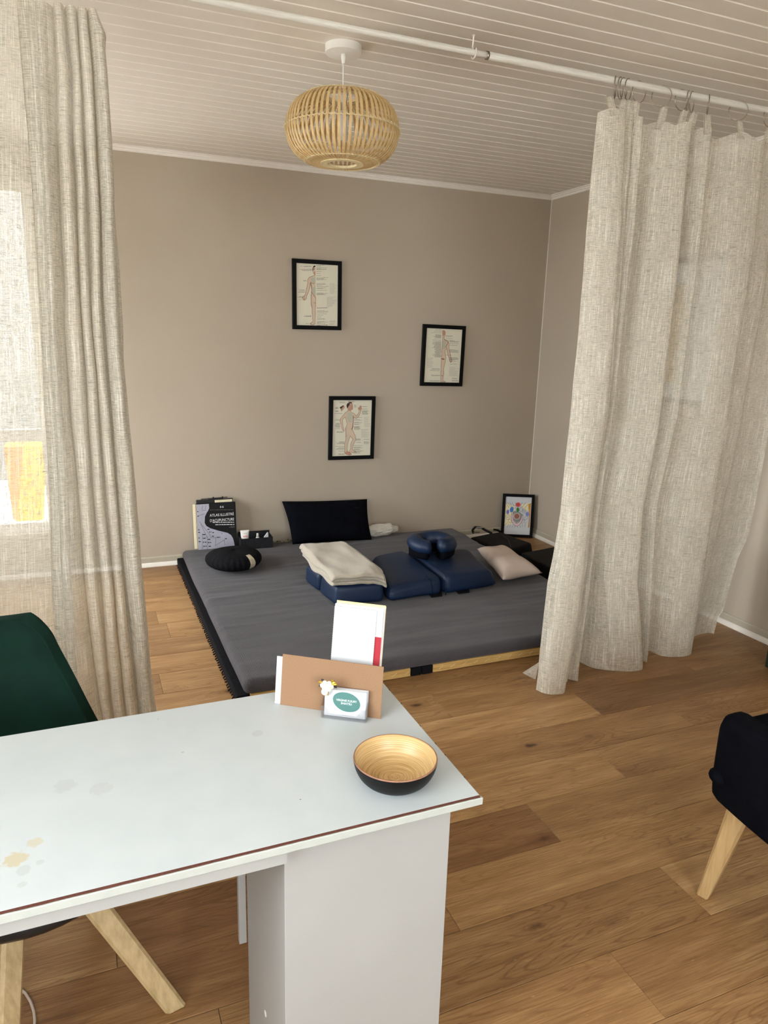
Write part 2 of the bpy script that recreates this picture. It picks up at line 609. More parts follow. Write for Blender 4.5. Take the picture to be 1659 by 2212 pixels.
def tube(bm, pts, r, seg=8, closed=False, caps=True, mi=0, rad=None):
    pts = [Vector(p) for p in pts]
    n = len(pts)
    rings = []
    up = None
    for i, p in enumerate(pts):
        if closed:
            t = (pts[(i + 1) % n] - pts[i - 1]).normalized()
        else:
            t = (pts[min(i + 1, n - 1)] - pts[max(i - 1, 0)]).normalized()
        if up is None:
            up = t.orthogonal().normalized()
        up = (up - t * up.dot(t)).normalized()
        sd = t.cross(up)
        rr = rad[i] if rad else r
        rings.append([bm.verts.new(p + (up * math.cos(2 * math.pi * k / seg) + sd * math.sin(2 * math.pi * k / seg)) * rr) for k in range(seg)])
    for i in range(n if closed else n - 1):
        A, B = rings[i], rings[(i + 1) % n]
        for k in range(seg):
            f = bm.faces.new((A[k], A[(k + 1) % seg], B[(k + 1) % seg], B[k]))
            f.material_index = mi
    if caps and not closed:
        bm.faces.new(rings[0][::-1]).material_index = mi
        bm.faces.new(rings[-1]).material_index = mi


def grid(bm, P, mi=0, uv=None, closed_u=False):
    """P: rows x cols list of points -> quads; uv: same shaped list."""
    V = [[bm.verts.new(p) for p in row] for row in P]
    lay = bm.loops.layers.uv.verify() if uv is not None else None
    nr, nc = len(P), len(P[0])
    for i in range(nr - 1):
        for j in range(nc if closed_u else nc - 1):
            k = (j + 1) % nc
            f = bm.faces.new((V[i][j], V[i][k], V[i + 1][k], V[i + 1][j]))
            f.material_index = mi
            if lay:
                for lp, (a, b) in zip(f.loops, ((i, j), (i, k), (i + 1, k), (i + 1, j))):
                    lp[lay].uv = uv[a][b]
    return V


def prism(bm, poly, y0, y1, mi=0, axis='Y'):
    """extrude a 2D polygon (x,z) between y0 and y1"""
    A = [bm.verts.new((x, y0, z)) for x, z in poly]
    B = [bm.verts.new((x, y1, z)) for x, z in poly]
    bm.faces.new(A).material_index = mi
    bm.faces.new(B[::-1]).material_index = mi
    n = len(poly)
    for i in range(n):
        bm.faces.new((A[i], B[i], B[(i + 1) % n], A[(i + 1) % n])).material_index = mi


def text_bm(s, size, align='CENTER', sx=1.0):
    """lettering as flat mesh in the XZ plane, facing -Y"""
    cu = bpy.data.curves.new('lettering', 'FONT')
    cu.body = s
    cu.size = size
    cu.align_x = align
    cu.extrude = 0.0002
    o = bpy.data.objects.new('lettering', cu)
    C.objects.link(o)
    dg = bpy.context.evaluated_depsgraph_get()
    me = bpy.data.meshes.new_from_object(o.evaluated_get(dg))
    bm = bmesh.new()
    bm.from_mesh(me)
    for v in bm.verts:
        x, y, z = v.co
        v.co = (x * sx, -z, y)
    bpy.data.objects.remove(o)
    bpy.data.curves.remove(cu)
    bpy.data.meshes.remove(me)
    return bm


def merge(bm, other, mi=0, off=(0, 0, 0)):
    me = bpy.data.meshes.new('tmp')
    for v in other.verts:
        v.co += Vector(off)
    for f in other.faces:
        f.material_index = mi
    other.to_mesh(me)
    other.free()
    bm.from_mesh(me)
    bpy.data.meshes.remove(me)


def subsurf(o, lv=2):
    md = o.modifiers.new('smooth', 'SUBSURF')
    md.levels = md.render_levels = lv
    for p in o.data.polygons:
        p.use_smooth = True
    return o


def nz(p, s=1.0):
    return noise.noise(Vector(p) * s)

# ================================================================== SETTING
T = .18


def wall_with_hole(name, axis, c0, c1, a0, a1, hole, hole2=None):
    """wall slab; axis 'X' runs along X (thickness c0..c1 in Y), 'Y' runs along Y"""
    h0, h1, z0, z1 = hole
    bm = bmesh.new()
    rects = [(a0, h0, 0, ROOM_H), (h1, a1, 0, ROOM_H), (h0, h1, 0, z0), (h0, h1, z1, ROOM_H)]
    if hole2:
        g0, g1, y0, y1 = hole2
        rects[0] = (g1, h0, 0, ROOM_H)
        rects += [(a0, g0, 0, ROOM_H), (g0, g1, 0, y0), (g0, g1, y1, ROOM_H)]
    for (p0, p1, q0, q1) in rects:
        if axis == 'X':
            box(bm, p0, p1, c0, c1, q0, q1)
        else:
            box(bm, c0, c1, p0, p1, q0, q1)
    return struct(obj(name, bm, M['wall']))


wall_with_hole('wall_back', 'X', ROOM_D, ROOM_D + T, ROOM_L - T, ROOM_R + T, WIN_BACK)
wall_with_hole('wall_left', 'Y', ROOM_L - T, ROOM_L, ROOM_F, ROOM_D, WIN_LEFT, WIN_DESK)
wall_with_hole('wall_front', 'X', ROOM_F - T, ROOM_F, ROOM_L - T, ROOM_R + T, WIN_FRONT)
struct(bx('wall_right', ROOM_R, ROOM_R + T, ROOM_F, ROOM_D, 0, ROOM_H, M['wall']))


def window(name, axis, c0, hole, bars, muntins=()):
    h0, h1, z0, z1 = hole
    w = .055
    bm = bmesh.new()

    def B(p0, p1, q0, q1, d0, d1):
        if axis == 'X':
            box(bm, p0, p1, c0 + d0, c0 + d1, q0, q1)
        else:
            box(bm, c0 + d0, c0 + d1, p0, p1, q0, q1)
    B(h0, h0 + w, z0, z1, 0, .06)
    B(h1 - w, h1, z0, z1, 0, .06)
    B(h0 + w, h1 - w, z0, z0 + w, 0, .06)
    B(h0 + w, h1 - w, z1 - w, z1, 0, .06)
    for b in bars:
        B(h0 + w, h1 - w, b - .035, b + .035, 0, .06)
    for b in muntins:
        B(b - .03, b + .03, z0 + w, z1 - w, 0, .06)
    o = struct(obj(name, bm, M['white_paint']))
    bm = bmesh.new()
    if axis == 'X':
        box(bm, h0 + w, h1 - w, c0 + .028, c0 + .032, z0 + w, z1 - w)
    else:
        box(bm, c0 + .028, c0 + .032, h0 + w, h1 - w, z0 + w, z1 - w)
    obj('pane', bm, M['glass'], o)
    return o


window('window_1', 'X', ROOM_D + .06, WIN_BACK, (.86,))
window('window_2', 'Y', ROOM_L - .12, WIN_LEFT, (), (3.6,))
window('window_3', 'X', ROOM_F - .12, WIN_FRONT, (), (0.0,))
window('window_4', 'Y', ROOM_L - .12, WIN_DESK, (), (.3,))

# floor: sub-floor with every laminate plank a piece of its own
fl = struct(bx('floor', ROOM_L - T, ROOM_R + T, ROOM_F - T, ROOM_D + T, -.12, -.008, M['subfloor']))
PW, PL, PY0 = .1946, 1.285, .970
JOINT = {0: 1.14, 1: 1.48, 2: .818, 3: 1.273, 4: 1.693, 5: .92, 6: 1.901, 7: 1.307, 8: 2.22, -1: .62, -2: 1.75}
random.seed(11)
pl_cache = {}
LT, MD, DK, RD = (1.0, .97, .93), (.86, .82, .78), (.62, .56, .52), (.60, .50, .44)
TONES = [(.80, .76, .72), (.92, .88, .83), (.74, .69, .65), (.86, .80, .75)]
TONE = {(7, 1): (.84, .80, .75), (7, 2): (.76, .70, .65), (6, 1): LT, (6, 2): DK, (5, 1): MD, (5, 2): (.80, .74, .69), (4, 1): (.96, .93, .88), (4, 2): MD, (3, 1): RD, (3, 2): (.80, .75, .69),
        (2, 1): (.66, .57, .50), (2, 2): (.88, .83, .76), (1, 1): (.72, .66, .60), (1, 2): (.95, .93, .90), (0, 1): (.92, .86, .79), (0, 2): (.76, .69, .62)}


def plank_mesh(L, W):
    k = (round(L, 3), round(W, 3))
    if k not in pl_cache:
        bm = bmesh.new()
        g, b = .0004, .0016
        lo = [(-L / 2 + g, -W / 2 + g), (L / 2 - g, -W / 2 + g), (L / 2 - g, W / 2 - g), (-L / 2 + g, W / 2 - g)]
        hi = [(-L / 2 + g + b * .6, -W / 2 + g + b), (L / 2 - g - b * .6, -W / 2 + g + b), (L / 2 - g - b * .6, W / 2 - g - b), (-L / 2 + g + b * .6, W / 2 - g - b)]
        A = [bm.verts.new((x, y, -.008)) for x, y in lo]
        B = [bm.verts.new((x, y, -.0012)) for x, y in lo]
        D = [bm.verts.new((x, y, 0)) for x, y in hi]
        bm.faces.new(A[::-1])
        bm.faces.new(D)
        for P, Q in ((A, B), (B, D)):
            for i in range(4):
                bm.faces.new((P[i], P[(i + 1) % 4], Q[(i + 1) % 4], Q[i]))
        me = bpy.data.meshes.new('plank')
        bm.to_mesh(me)
        bm.free()
        me.materials.append(M['plank'])
        pl_cache[k] = me
    return pl_cache[k]


k = -15
while PY0 + k * PW < ROOM_D - .02:
    y0 = max(PY0 + k * PW, ROOM_F)
    y1 = min(PY0 + (k + 1) * PW, ROOM_D)
    if y1 - y0 > .02:
        j = JOINT.get(k, random.uniform(0, PL))
        x = j - PL * math.ceil((j - ROOM_L) / PL)
        while x < ROOM_R:
            a, b = max(x, ROOM_L), min(x + PL, ROOM_R)
            if b - a > .01:
                o = bpy.data.objects.new('plank', plank_mesh(b - a, y1 - y0))
                o.location = ((a + b) / 2, (y0 + y1) / 2, 0)
                C.objects.link(o)
                o.parent = fl
                tone = TONE.get((k, int(x + .3 > j - PL) + int(x + .3 > j))) or random.choice(TONES)
                o.color = (*tone, 1)
            x += PL
    k += 1

# ceiling: slab with tongue-and-groove boards, each a piece
ce = struct(bx('ceiling', ROOM_L - T, ROOM_R + T, ROOM_F - T, ROOM_D + T, ROOM_H + .014, ROOM_H + .1, M['ceil']))
BW, BY0 = .0866, 2.335
bm = bmesh.new()
ch = .0050
prof = [(-BW / 2, .014), (-BW / 2, ch * 1.5), (-BW / 2 + ch, 0), (BW / 2 - ch, 0), (BW / 2, ch * 1.5), (BW / 2, .014)]
Lx = ROOM_R - ROOM_L
A = [bm.verts.new((-Lx / 2, y, z)) for y, z in prof]
B = [bm.verts.new((Lx / 2, y, z)) for y, z in prof]
bm.faces.new(A)
bm.faces.new(B[::-1])
for i in range(6):
    bm.faces.new((A[i], B[i], B[(i + 1) % 6], A[(i + 1) % 6]))
bmesh.ops.recalc_face_normals(bm, faces=bm.faces)
bme = bpy.data.meshes.new('board')
bm.to_mesh(bme)
bm.free()
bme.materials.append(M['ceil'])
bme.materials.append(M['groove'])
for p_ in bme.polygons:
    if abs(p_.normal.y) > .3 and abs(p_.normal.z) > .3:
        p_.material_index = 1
k = -48
while BY0 + (k + 1) * BW < ROOM_D + .06:
    yc = BY0 + (k + .5) * BW
    if yc - BW / 2 > ROOM_F:
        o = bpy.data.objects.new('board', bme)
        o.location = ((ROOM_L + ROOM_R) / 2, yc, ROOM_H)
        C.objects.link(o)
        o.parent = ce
    k += 1


# crown moulding, baseboards
def moulding(name, prof, axis, a0, a1, c, sgn, mat, parent=None):
    """prof = (out from wall, z)"""
    bm = bmesh.new()
    P = [(c + sgn * d, z) for d, z in prof]
    if axis == 'X':
        A = [bm.verts.new((a0, y, z)) for y, z in P]
        B = [bm.verts.new((a1, y, z)) for y, z in P]
    else:
        A = [bm.verts.new((x, a0, z)) for x, z in P]
        B = [bm.verts.new((x, a1, z)) for x, z in P]
    bm.faces.new(A)
    bm.faces.new(B[::-1])
    n = len(P)
    for i in range(n):
        bm.faces.new((A[i], B[i], B[(i + 1) % n], A[(i + 1) % n]))
    return struct(obj(name, bm, mat))


Hh = ROOM_H
crown = [(0, Hh), (.030, Hh), (.030, Hh - .006), (.022, Hh - .008), (.020, Hh - .016), (.012, Hh - .018), (.010, Hh - .026), (.004, Hh - .031), (0, Hh - .031)]
moulding('trim_1', crown, 'X', ROOM_L, ROOM_R, ROOM_D, -1, M['white_paint'])
moulding('trim_2', crown, 'Y', ROOM_F, ROOM_D, ROOM_R, -1, M['white_paint'])
base = [(0, 0), (.010, 0), (.010, .056), (.007, .062), (0, .064)]
quarter = [(.010, 0), (.024, 0), (.0235, .006), (.020, .015), (.015, .022), (.010, .026)]
moulding('baseboard_back', base, 'X', ROOM_L, ROOM_R, ROOM_D, -1, M['taupe_trim'])
moulding('trim_3', quarter, 'X', ROOM_L, ROOM_R, ROOM_D, -1, M['white_paint'])
moulding('baseboard_right', base, 'Y', ROOM_F, ROOM_D, ROOM_R, -1, M['taupe_trim'])
moulding('trim_4', quarter, 'Y', ROOM_F, ROOM_D, ROOM_R, -1, M['white_paint'])
moulding('baseboard_left', base, 'Y', ROOM_F, ROOM_D, ROOM_L, 1, M['taupe_trim'])

# light caulk line in the right-hand corner
bm = bmesh.new()
box(bm, ROOM_R - .0035, ROOM_R - .0002, ROOM_D - .0045, ROOM_D - .0002, .064, Hh - .031)
struct(obj('trim_7', bm, M['white_paint']))

# outside, seen faintly through linen and glass
struct(bx('trim_5', -12, 12, -12, 14, -.30, -.13, M['pavement']))
struct(bx('added_facade', -7, 5, 8.6, 8.8, -.13, 4.2, M['added_facade_tone']))  # facade added to dim the bright sky behind the back window

# ================================================================== CURTAINS
ROD_Y, ROD_Z = 2.465, 2.4455
t = thing('curtain_rod', 'long white-painted telescopic curtain rod hung below the boarded ceiling', 'curtain rod', (ROOM_L, ROD_Y, ROD_Z))
xj = atY(1052, 121, ROD_Y).x
bm = bmesh.new()
tube(bm, [(x, 0, 0) for x in np.linspace(0, xj - ROOM_L + .02, 30)], .0105, 16)
obj('rod_tube', bm, M['rod'], t, smooth=True)
bm = bmesh.new()
tube(bm, [(x, 0, 0) for x in np.linspace(xj - ROOM_L, ROOM_R - ROOM_L, 20)], .0128, 16)
obj('rod_sleeve', bm, M['rod'], t, smooth=True)
bm = bmesh.new()
tube(bm, [(xj - ROOM_L - .003, 0, 0), (xj - ROOM_L + .004, 0, 0)], .0136, 16)
obj('sleeve_collar', bm, M['dark_steel'], t, smooth=True)
# ceiling hook that carries the rod
hk = thing('ceiling_hook', 'white metal screw hook in the ceiling carrying the curtain rod', 'hook', (1.317, ROD_Y + .004, ROOM_H))
bm = bmesh.new()
pts = [(0, 0, .006), (0, 0, -.012), (.001, .004, -.026), (.004, .012, -.034)]
for a in np.linspace(70, -215, 18):
    pts.append((.002, -.004 + .0175 * math.cos(R(a)), -.0545 + .0175 * math.sin(R(a))))
tube(bm, pts, .0026, 8)
obj('hook_wire', bm, M['white_paint'], hk, smooth=True)
bm = bmesh.new()
lathe(bm, [(0, 0), (.006, 0), (.006, -.002), (.003, -.0035), (0, -.0035)], 16)
obj('screw_collar', bm, M['white_paint'], hk)


def x_at_px(px, Y, z):
    """X on the plane Y at height z that lies under the photograph's column px"""
    kx = (px - IW / 2) / FPX
    # (P-C).r = kx (P-C).f ; P=(X,Y,z)
    a = AR.x - kx * AF.x
    b = (Y * AR.y + (z - CAMZ) * AR.z) - kx * (Y * AF.y + (z - CAMZ) * AF.z)
    return -b / a


class Line:
    """a fold line of a curtain: measured points -> X as a function of height"""

    def __init__(self, pts):
        W = [atY(x, y, ROD_Y) for x, y in pts]
        W.sort(key=lambda p: p.z)
        self.z = [p.z for p in W]
        self.x = [p.x for p in W]

    def at(self, z):
        if z <= self.z[0]:
            i = 0
        elif z >= self.z[-1]:
            i = len(self.z) - 2
        else:
            return float(np.interp(z, self.z, self.x))
        s = (self.x[i + 1] - self.x[i]) / (self.z[i + 1] - self.z[i])
        ref = 0 if z <= self.z[0] else -1
        return self.x[ref] + max(-.12, min(.12, s * .6)) * (z - self.z[ref])


def arch(f, p=2.0):
    return max(0.0, 1 - abs(2 * f - 1) ** p) ** (1 / p)


def drape(name, segs, ztop, zbot, parent, yshift, rows=110, per=14, seed=0, hem=.0, tops=None):
    """segs: (lineA, lineB, dA, dB, bulge, power).  ztop(s) gives the top edge."""
    cols = []
    for si, sg in enumerate(segs):
        n = sg[6] if len(sg) > 6 else per
        for i in range(n + (1 if si == len(segs) - 1 else 0)):
            cols.append((si, i / n))
    P, U = [], []
    zs = np.linspace(0, 1, rows)
    # arc-length parameter at mid height
    arc = [0.0]
    prev = None
    pos = []
    for (si, f) in cols:
        a, b, dA, dB, bu, pw = segs[si][:6]
        x = a.at(1.2) * (1 - f) + b.at(1.2) * f
        pos.append(Vector((x, dA * (1 - f) + dB * f - bu * arch(f, pw))))
    for i in range(1, len(pos)):
        arc.append(arc[-1] + (pos[i] - pos[i - 1]).length)
    total = arc[-1]
    for r in range(rows):
        rowp, rowu = [], []
        for ci, (si, f) in enumerate(cols):
            a, b, dA, dB, bu, pw = segs[si][:6]
            s = arc[ci] / total
            zt = ztop(ci / len(cols), s) if tops is None else tops(si, f)
            zb = zbot(s)
            z = zb + (zt - zb) * (r / (rows - 1)) ** 1.0
            h = min(1.0, max(0.0, z / 2.3))
            # folds open towards the hem
            grow = (1.0 + .25 * (1 - h)) * (.62 + .38 * min(1, max(0, (2.36 - z) / .45)))
            d = (dA * (1 - f) + dB * f - bu * arch(f, pw)) * grow
            x = a.at(z) * (1 - f) + b.at(z) * f
            x += .004 * nz((arc[ci] * 7, z * 2.2, seed)) + .002 * nz((arc[ci] * 20, z * 7, seed + 3))
            d += .007 * nz((arc[ci] * 6, z * 2.5, seed + 7)) + .003 * nz((arc[ci] * 16, z * 8, seed + 9))
            d += yshift(s, h)
            rowp.append(Vector((x, ROD_Y + d, z)))
            rowu.append((arc[ci], z))
        P.append(rowp)
        U.append(rowu)
    bm = bmesh.new()
    grid(bm, P, uv=U)
    o = obj(name, bm, M['linen'], parent, smooth=True)
    return o, P


def ring_bm(r, w):
    bm = bmesh.new()
    tube(bm, [(r * math.cos(a), 0, r * math.sin(a)) for a in np.linspace(0, 2 * math.pi, 36, endpoint=False)], w, 8, closed=True)
    return bm


# ---- right curtain
L0 = Line([(1293, 240), (1266, 500), (1240, 765), (1199, 1100), (1169, 1250), (1151, 1400), (1142, 1470)])
L1 = Line([(1347, 228), (1328, 500), (1289, 900), (1253, 1100), (1225, 1305), (1192, 1465)])
L2 = Line([(1370, 230), (1347, 500), (1306, 900), (1271, 1100), (1245, 1305), (1215, 1455)])
L3 = Line([(1386, 250), (1366, 500), (1313, 900), (1282, 1100), (1256, 1305), (1238, 1440)])
L4 = Line([(1430, 250), (1408, 500), (1362, 900), (1322, 1100), (1300, 1305), (1285, 1430)])
L5 = Line([(1484, 300), (1461, 500), (1414, 900), (1378, 1100), (1366, 1250), (1378, 1415)])
L6 = Line([(1502, 260), (1492, 500), (1437, 900), (1396, 1100), (1394, 1250), (1391, 1400)])
L7 = Line([(1536, 275), (1512, 500), (1466, 900), (1420, 1100), (1408, 1300), (1404, 1390)])
L8 = Line([(1575, 285), (1556, 500), (1512, 900), (1466, 1150), (1444, 1300), (1436, 1390)])
L9 = Line([(1646, 290), (1626, 500), (1571, 900), (1532, 1180), (1505, 1385)])
L10 = Line([(1700, 300), (1680, 600), (1630, 950), (1575, 1230), (1545, 1375)])
L11 = Line([(1790, 330), (1735, 720), (1662, 1170), (1640, 1220), (1612, 1340), (1600, 1360)])


def shifted(L, dx):
    n_ = Line.__new__(Line)
    n_.z = L.z
    n_.x = [x + dx for x in L.x]
    return n_


L1m, L2m, L5m, L9m = shifted(L1, -.028), shifted(L2, -.02), shifted(L5, -.05), shifted(L9, -.045)
segsR = [
    (L0, L1, .02, .0, .055, 2.2, 28), (L1, L1m, .0, .09, .0, 2, 6), (L1m, L2, .09, .01, .02, 2, 14), (L2, L2m, .01, .09, 0, 2, 5), (L2m, L3, .09, .0, .02, 2, 12),
    (L3, L4, .0, .085, -.070, 2, 22), (L4, L5, .085, .0, .055, 2.4, 28), (L5, L5m, .0, .12, .0, 2, 8), (L5m, L6, .12, .12, -.01, 2, 14),
    (L6, L7, .12, .02, .055, 2.2, 16), (L7, L8, .02, .03, -.035, 2, 18), (L8, L9, .03, .0, .045, 2.6, 24), (L9, L9m, .0, .07, 0, 2, 6),
    (L9m, L10, .07, .05, .02, 2, 20), (L10, L11, .05, .05, -.02, 2, 18)]
rc = thing('curtain', 'oatmeal linen curtain hanging on metal rings, right side of the opening', 'curtain', (0, 0, 0))
tabs_px = [1312, 1345, 1358, 1372, 1434, 1478, 1500, 1528, 1598, 1668, 1740]
tab_x = [atY(px, 250, ROD_Y).x for px in tabs_px]


def top_r(c, s):
    return 0


def topsR(si, f):
    a, b = segsR[si][0], segsR[si][1]
    x = a.at(2.33) * (1 - f) + b.at(2.33) * f
    dmin = min(abs(x - tx) for tx in tab_x)
    return 2.342 - .030 * (1 - math.exp(-(dmin / .06) ** 2))


def ysR(s, h):
    lo = 1 - h
    return (-.075 * (1 - s) ** 2 + .10 * s ** 2) * lo - .01


oR, PR = drape('drape', segsR, top_r, lambda s: .004 + .004 * (1 + math.sin(s * 40)), rc, ysR, rows=150, tops=topsR)
# little turned-back corner at the bottom left
bm = bmesh.new()
q = [atZ(1159, 1425, .10), atZ(1131, 1457, .0), atZ(1154, 1476, .0), atZ(1156, 1474, .04)]
q[0] = Vector((PR[6][0].x + .01, PR[6][0].y + .012, .13))
rows_ = []
for i in range(7):
    f = i / 6
    a = q[0].lerp(Vector((q[1].x, q[1].y + .01, .004)), f)
    b = q[0].lerp(Vector((q[2].x + .02, q[2].y + .02, .004)), f)
    rows_.append([a.lerp(b, g / 4) + Vector((0, -.006 * math.sin(g / 4 * math.pi) * f, 0)) for g in range(5)])
grid(bm, rows_, uv=[[(g * .02, f * .02) for g in range(5)] for f in range(7)])
obj('hem_flap', bm, M['linen'], rc, smooth=True)
# tabs and rings
rings = [(1328, 47, 1), (1339, 36, 1), (1346, 30, 1), (1356, 32, 1), (1380, 8, 1), (1430, -36, 1), (1474, 6, 1), (1488, 40, 1), (1497, 34, 1), (1533, 49, 1), (1600, -34, 1), (1668, 10, 1), (1740, 20, 1)]
RR = .0365
for i, (px, yaw, _) in enumerate(rings):
    x = atY(px, 200, ROD_Y).x
    ring = obj('ring', ring_bm(RR, .0017), M['dark_steel'], rc, smooth=True)
    ring.location = (x, ROD_Y, ROD_Z + .0128 + .0017 - RR)
    ring.rotation_euler = (0, R(3 * ((i * 7) % 5 - 2)), R(yaw))
for i, tx in enumerate(tab_x):
    bm = bmesh.new()
    w = .017
    best = min(PR[-1], key=lambda p: abs(p.x - tx))
    y0 = min(max(best.y, ROD_Y - .035), ROD_Y + .02)
    ringz = ROD_Z + .0128 - 2 * RR + .004
    rows_ = []
    for kf in range(6):
        f = kf / 5
        zz = 2.315 * (1 - f) + ringz * f
        yy = (y0 - .004) * (1 - f) + (ROD_Y - .004) * f
        rows_.append([Vector((tx - w * (1 - .15 * f), yy, zz)), Vector((tx, yy - .003, zz)), Vector((tx + w * (1 - .15 * f), yy, zz))])
    for kf in range(5, -1, -1):
        f = kf / 5
        zz = 2.315 * (1 - f) + ringz * f
        yy = (y0 + .002) * (1 - f) + (ROD_Y + .005) * f
        rows_.append([Vector((tx - w * (1 - .15 * f), yy, zz)), Vector((tx, yy + .002, zz)), Vector((tx + w * (1 - .15 * f), yy, zz))])
    grid(bm, rows_, uv=[[(tx + g * w, p[0].z) for g in range(3)] for p in rows_])
    obj('tab', bm, M['linen'], rc, smooth=True)

# ---- left curtain
lc = thing('curtain', 'oatmeal linen curtain at the left edge, a bright window glowing through it', 'curtain', (0, 0, 0))
K = lambda *p: Line(list(p))
E1 = K((100, 0), (112, 380), (128, 700), (150, 1100), (168, 1500))
E0 = K((34, 0), (66, 380), (85, 640), (89, 700), (96, 890), (103, 1010), (110, 1150), (115, 1290), (124, 1500))
E2 = K((76, 0), (92, 350), (104, 633), (118, 900), (132, 1150), (150, 1500))
V1 = K((112, 0), (117, 79), (122, 221), (125, 316), (131, 474), (139, 633), (140, 700), (148, 815), (156, 930), (165, 1030), (175, 1160), (188, 1300), (204, 1440), (221, 1545))
V2 = K((138, 0), (147, 95), (155, 158), (157, 316), (163, 395), (173, 633), (177, 700), (188, 880), (204, 1110), (213, 1230), (223, 1350), (234, 1470), (243, 1545))
V3 = K((163, 0), (171, 120), (179, 220), (183, 316), (190, 474), (196, 640), (200, 720), (209, 820), (217, 940), (227, 1070), (238, 1200), (250, 1340), (263, 1470), (272, 1545))
V4 = K((187, 0), (191, 70), (199, 140), (206, 250), (210, 350), (217, 480), (221, 640), (225, 730), (232, 830), (242, 960), (253, 1080), (265, 1230), (277, 1350), (288, 1440), (299, 1545))
ED = K((200, 0), (210, 35), (229, 78), (228, 105), (233, 160), (243, 310), (248, 450), (253, 560), (258, 660), (265, 780), (276, 930), (285, 990), (293, 1080), (302, 1210), (316, 1350), (324, 1450), (336, 1545))
EB = K((200, 0), (215, 60), (225, 160), (240, 316), (252, 480), (263, 600), (268, 700), (270, 780), (282, 930), (288, 990), (297, 1080), (306, 1210), (321, 1350), (329, 1450), (341, 1545))
A0 = K((-560, 0), (-560, 1500))
A1 = K((-380, 0), (-380, 1500))
A2 = K((-230, 0), (-225, 1500))
A3 = K((-110, 0), (-100, 1500))
A4 = K((-30, 0), (-18, 1500))
segsL = [
    (A0, A1, .03, .03, .06, 2, 14), (A1, A2, .03, .03, -.04, 2, 14), (A2, A3, .03, .035, .05, 2, 14), (A3, A4, .035, .03, -.02, 2, 12), (A4, E1, .03, .07, .03, 2, 18),
    (E1, E0, .07, .015, -.01, 2, 12), (E0, E2, .015, .0, .012, 2, 12), (E2, V1, .0, .05, .040, 2.4, 16), (V1, V2, .05, .05, .080, 2.6, 20), (V2, V3, .05, .05, .078, 2.6, 20), (V3, V4, .05, .05, .080, 2.6, 20),
    (V4, ED, .05, .03, .080, 2.4, 22), (ED, EB, .03, .06, .0, 2, 6), (EB, V4, .06, .085, -.01, 2, 8)]
oL, PL_ = drape('drape', segsL, lambda c, s: 2.36, lambda s: .006, lc, lambda s, h: -.01 - .012 * (1 - h), rows=130, seed=20)
for i, px in enumerate((-520, -400, -280, -160, -60, 40, 110, 165)):
    x = atY(px, 0, ROD_Y).x
    ring = obj('ring', ring_bm(RR, .0017), M['dark_steel'], lc, smooth=True)
    ring.location = (x, ROD_Y, ROD_Z + .0128 + .0017 - RR)
    ring.rotation_euler = (0, 0, R(50 + 25 * ((i * 3) % 4 - 1)))

# ================================================================== PENDANT LAMP
lp = thing('pendant_lamp', 'round woven bamboo pendant lamp hanging from the white boarded ceiling', 'lamp', (.949, 2.760, ROOM_H))
bm = bmesh.new()
lathe(bm, [(0, 0), (.0655, 0), (.0655, -.022), (.0645, -.0255), (.061, -.0265), (0, -.0265)], 64)
obj('canopy', bm, M['white_plastic'], lp, smooth=False)
lp.children[0].data.shade_smooth() if hasattr(lp.children[0].data, 'shade_smooth') else None
md = lp.children[0].modifiers.new('edge', 'EDGE_SPLIT')
bm = bmesh.new()
lathe(bm, [(0, -.026), (.0085, -.026), (.0085, -.040), (.0070, -.046), (.0060, -.056), (.0025, -.057), (0, -.057)], 20)
obj('cord_grip', bm, M['white_plastic'], lp, smooth=True)
SZ = 2.224 - ROOM_H
bm = bmesh.new()
tube(bm, [(0, 0, -.05), (0, 0, SZ + .06)], .0026, 8)
obj('cord', bm, M['white_plastic'], lp, smooth=True)
bm = bmesh.new()
lathe(bm, [(0, SZ + .065), (.012, SZ + .063), (.015, SZ + .045), (.021, SZ + .043), (.021, SZ + .038), (.0175, SZ + .036), (.0175, SZ - .038), (.0135, SZ - .039), (.0135, SZ + .02), (0, SZ + .02)], 28)
obj('lamp_holder', bm, M['white_plastic'], lp, smooth=True)
bm = bmesh.new()
HZ, R0, R1 = .112, .076, .1315
prof = []
for ph in np.linspace(-math.pi / 2, math.pi / 2, 25):
    prof.append((R0 + R1 * max(0, math.cos(ph)) ** .72, HZ * math.sin(ph)))
rows_ = []
for i, (r, z) in enumerate(prof):
    a = prof[max(i - 1, 0)]
    b = prof[min(i + 1, len(prof) - 1)]
    tr_, tz_ = b[0] - a[0], b[1] - a[1]
    ln = math.hypot(tr_, tz_)
    nr, nzv = tz_ / ln, -tr_ / ln
    w = .0030 + .0018 * min(1, max(0, (r - .09) / .08))
    th = .0013
    rows_.append([Vector((r + nr * th, -w, z + nzv * th)), Vector((r + nr * th, w, z + nzv * th)), Vector((r - nr * th, w, z - nzv * th)), Vector((r - nr * th, -w, z - nzv * th))])
grid(bm, rows_, closed_u=True)
rib0 = obj('rib', bm, M['bamboo_slat'], lp)
rib0.location = (0, 0, SZ)
NRIB = 64
random.seed(4)
for i in range(1, NRIB):
    o = rib0.copy()
    C.objects.link(o)
    o.parent = lp
    o.rotation_euler = (0, 0, 2 * math.pi * i / NRIB + random.uniform(-.012, .012))


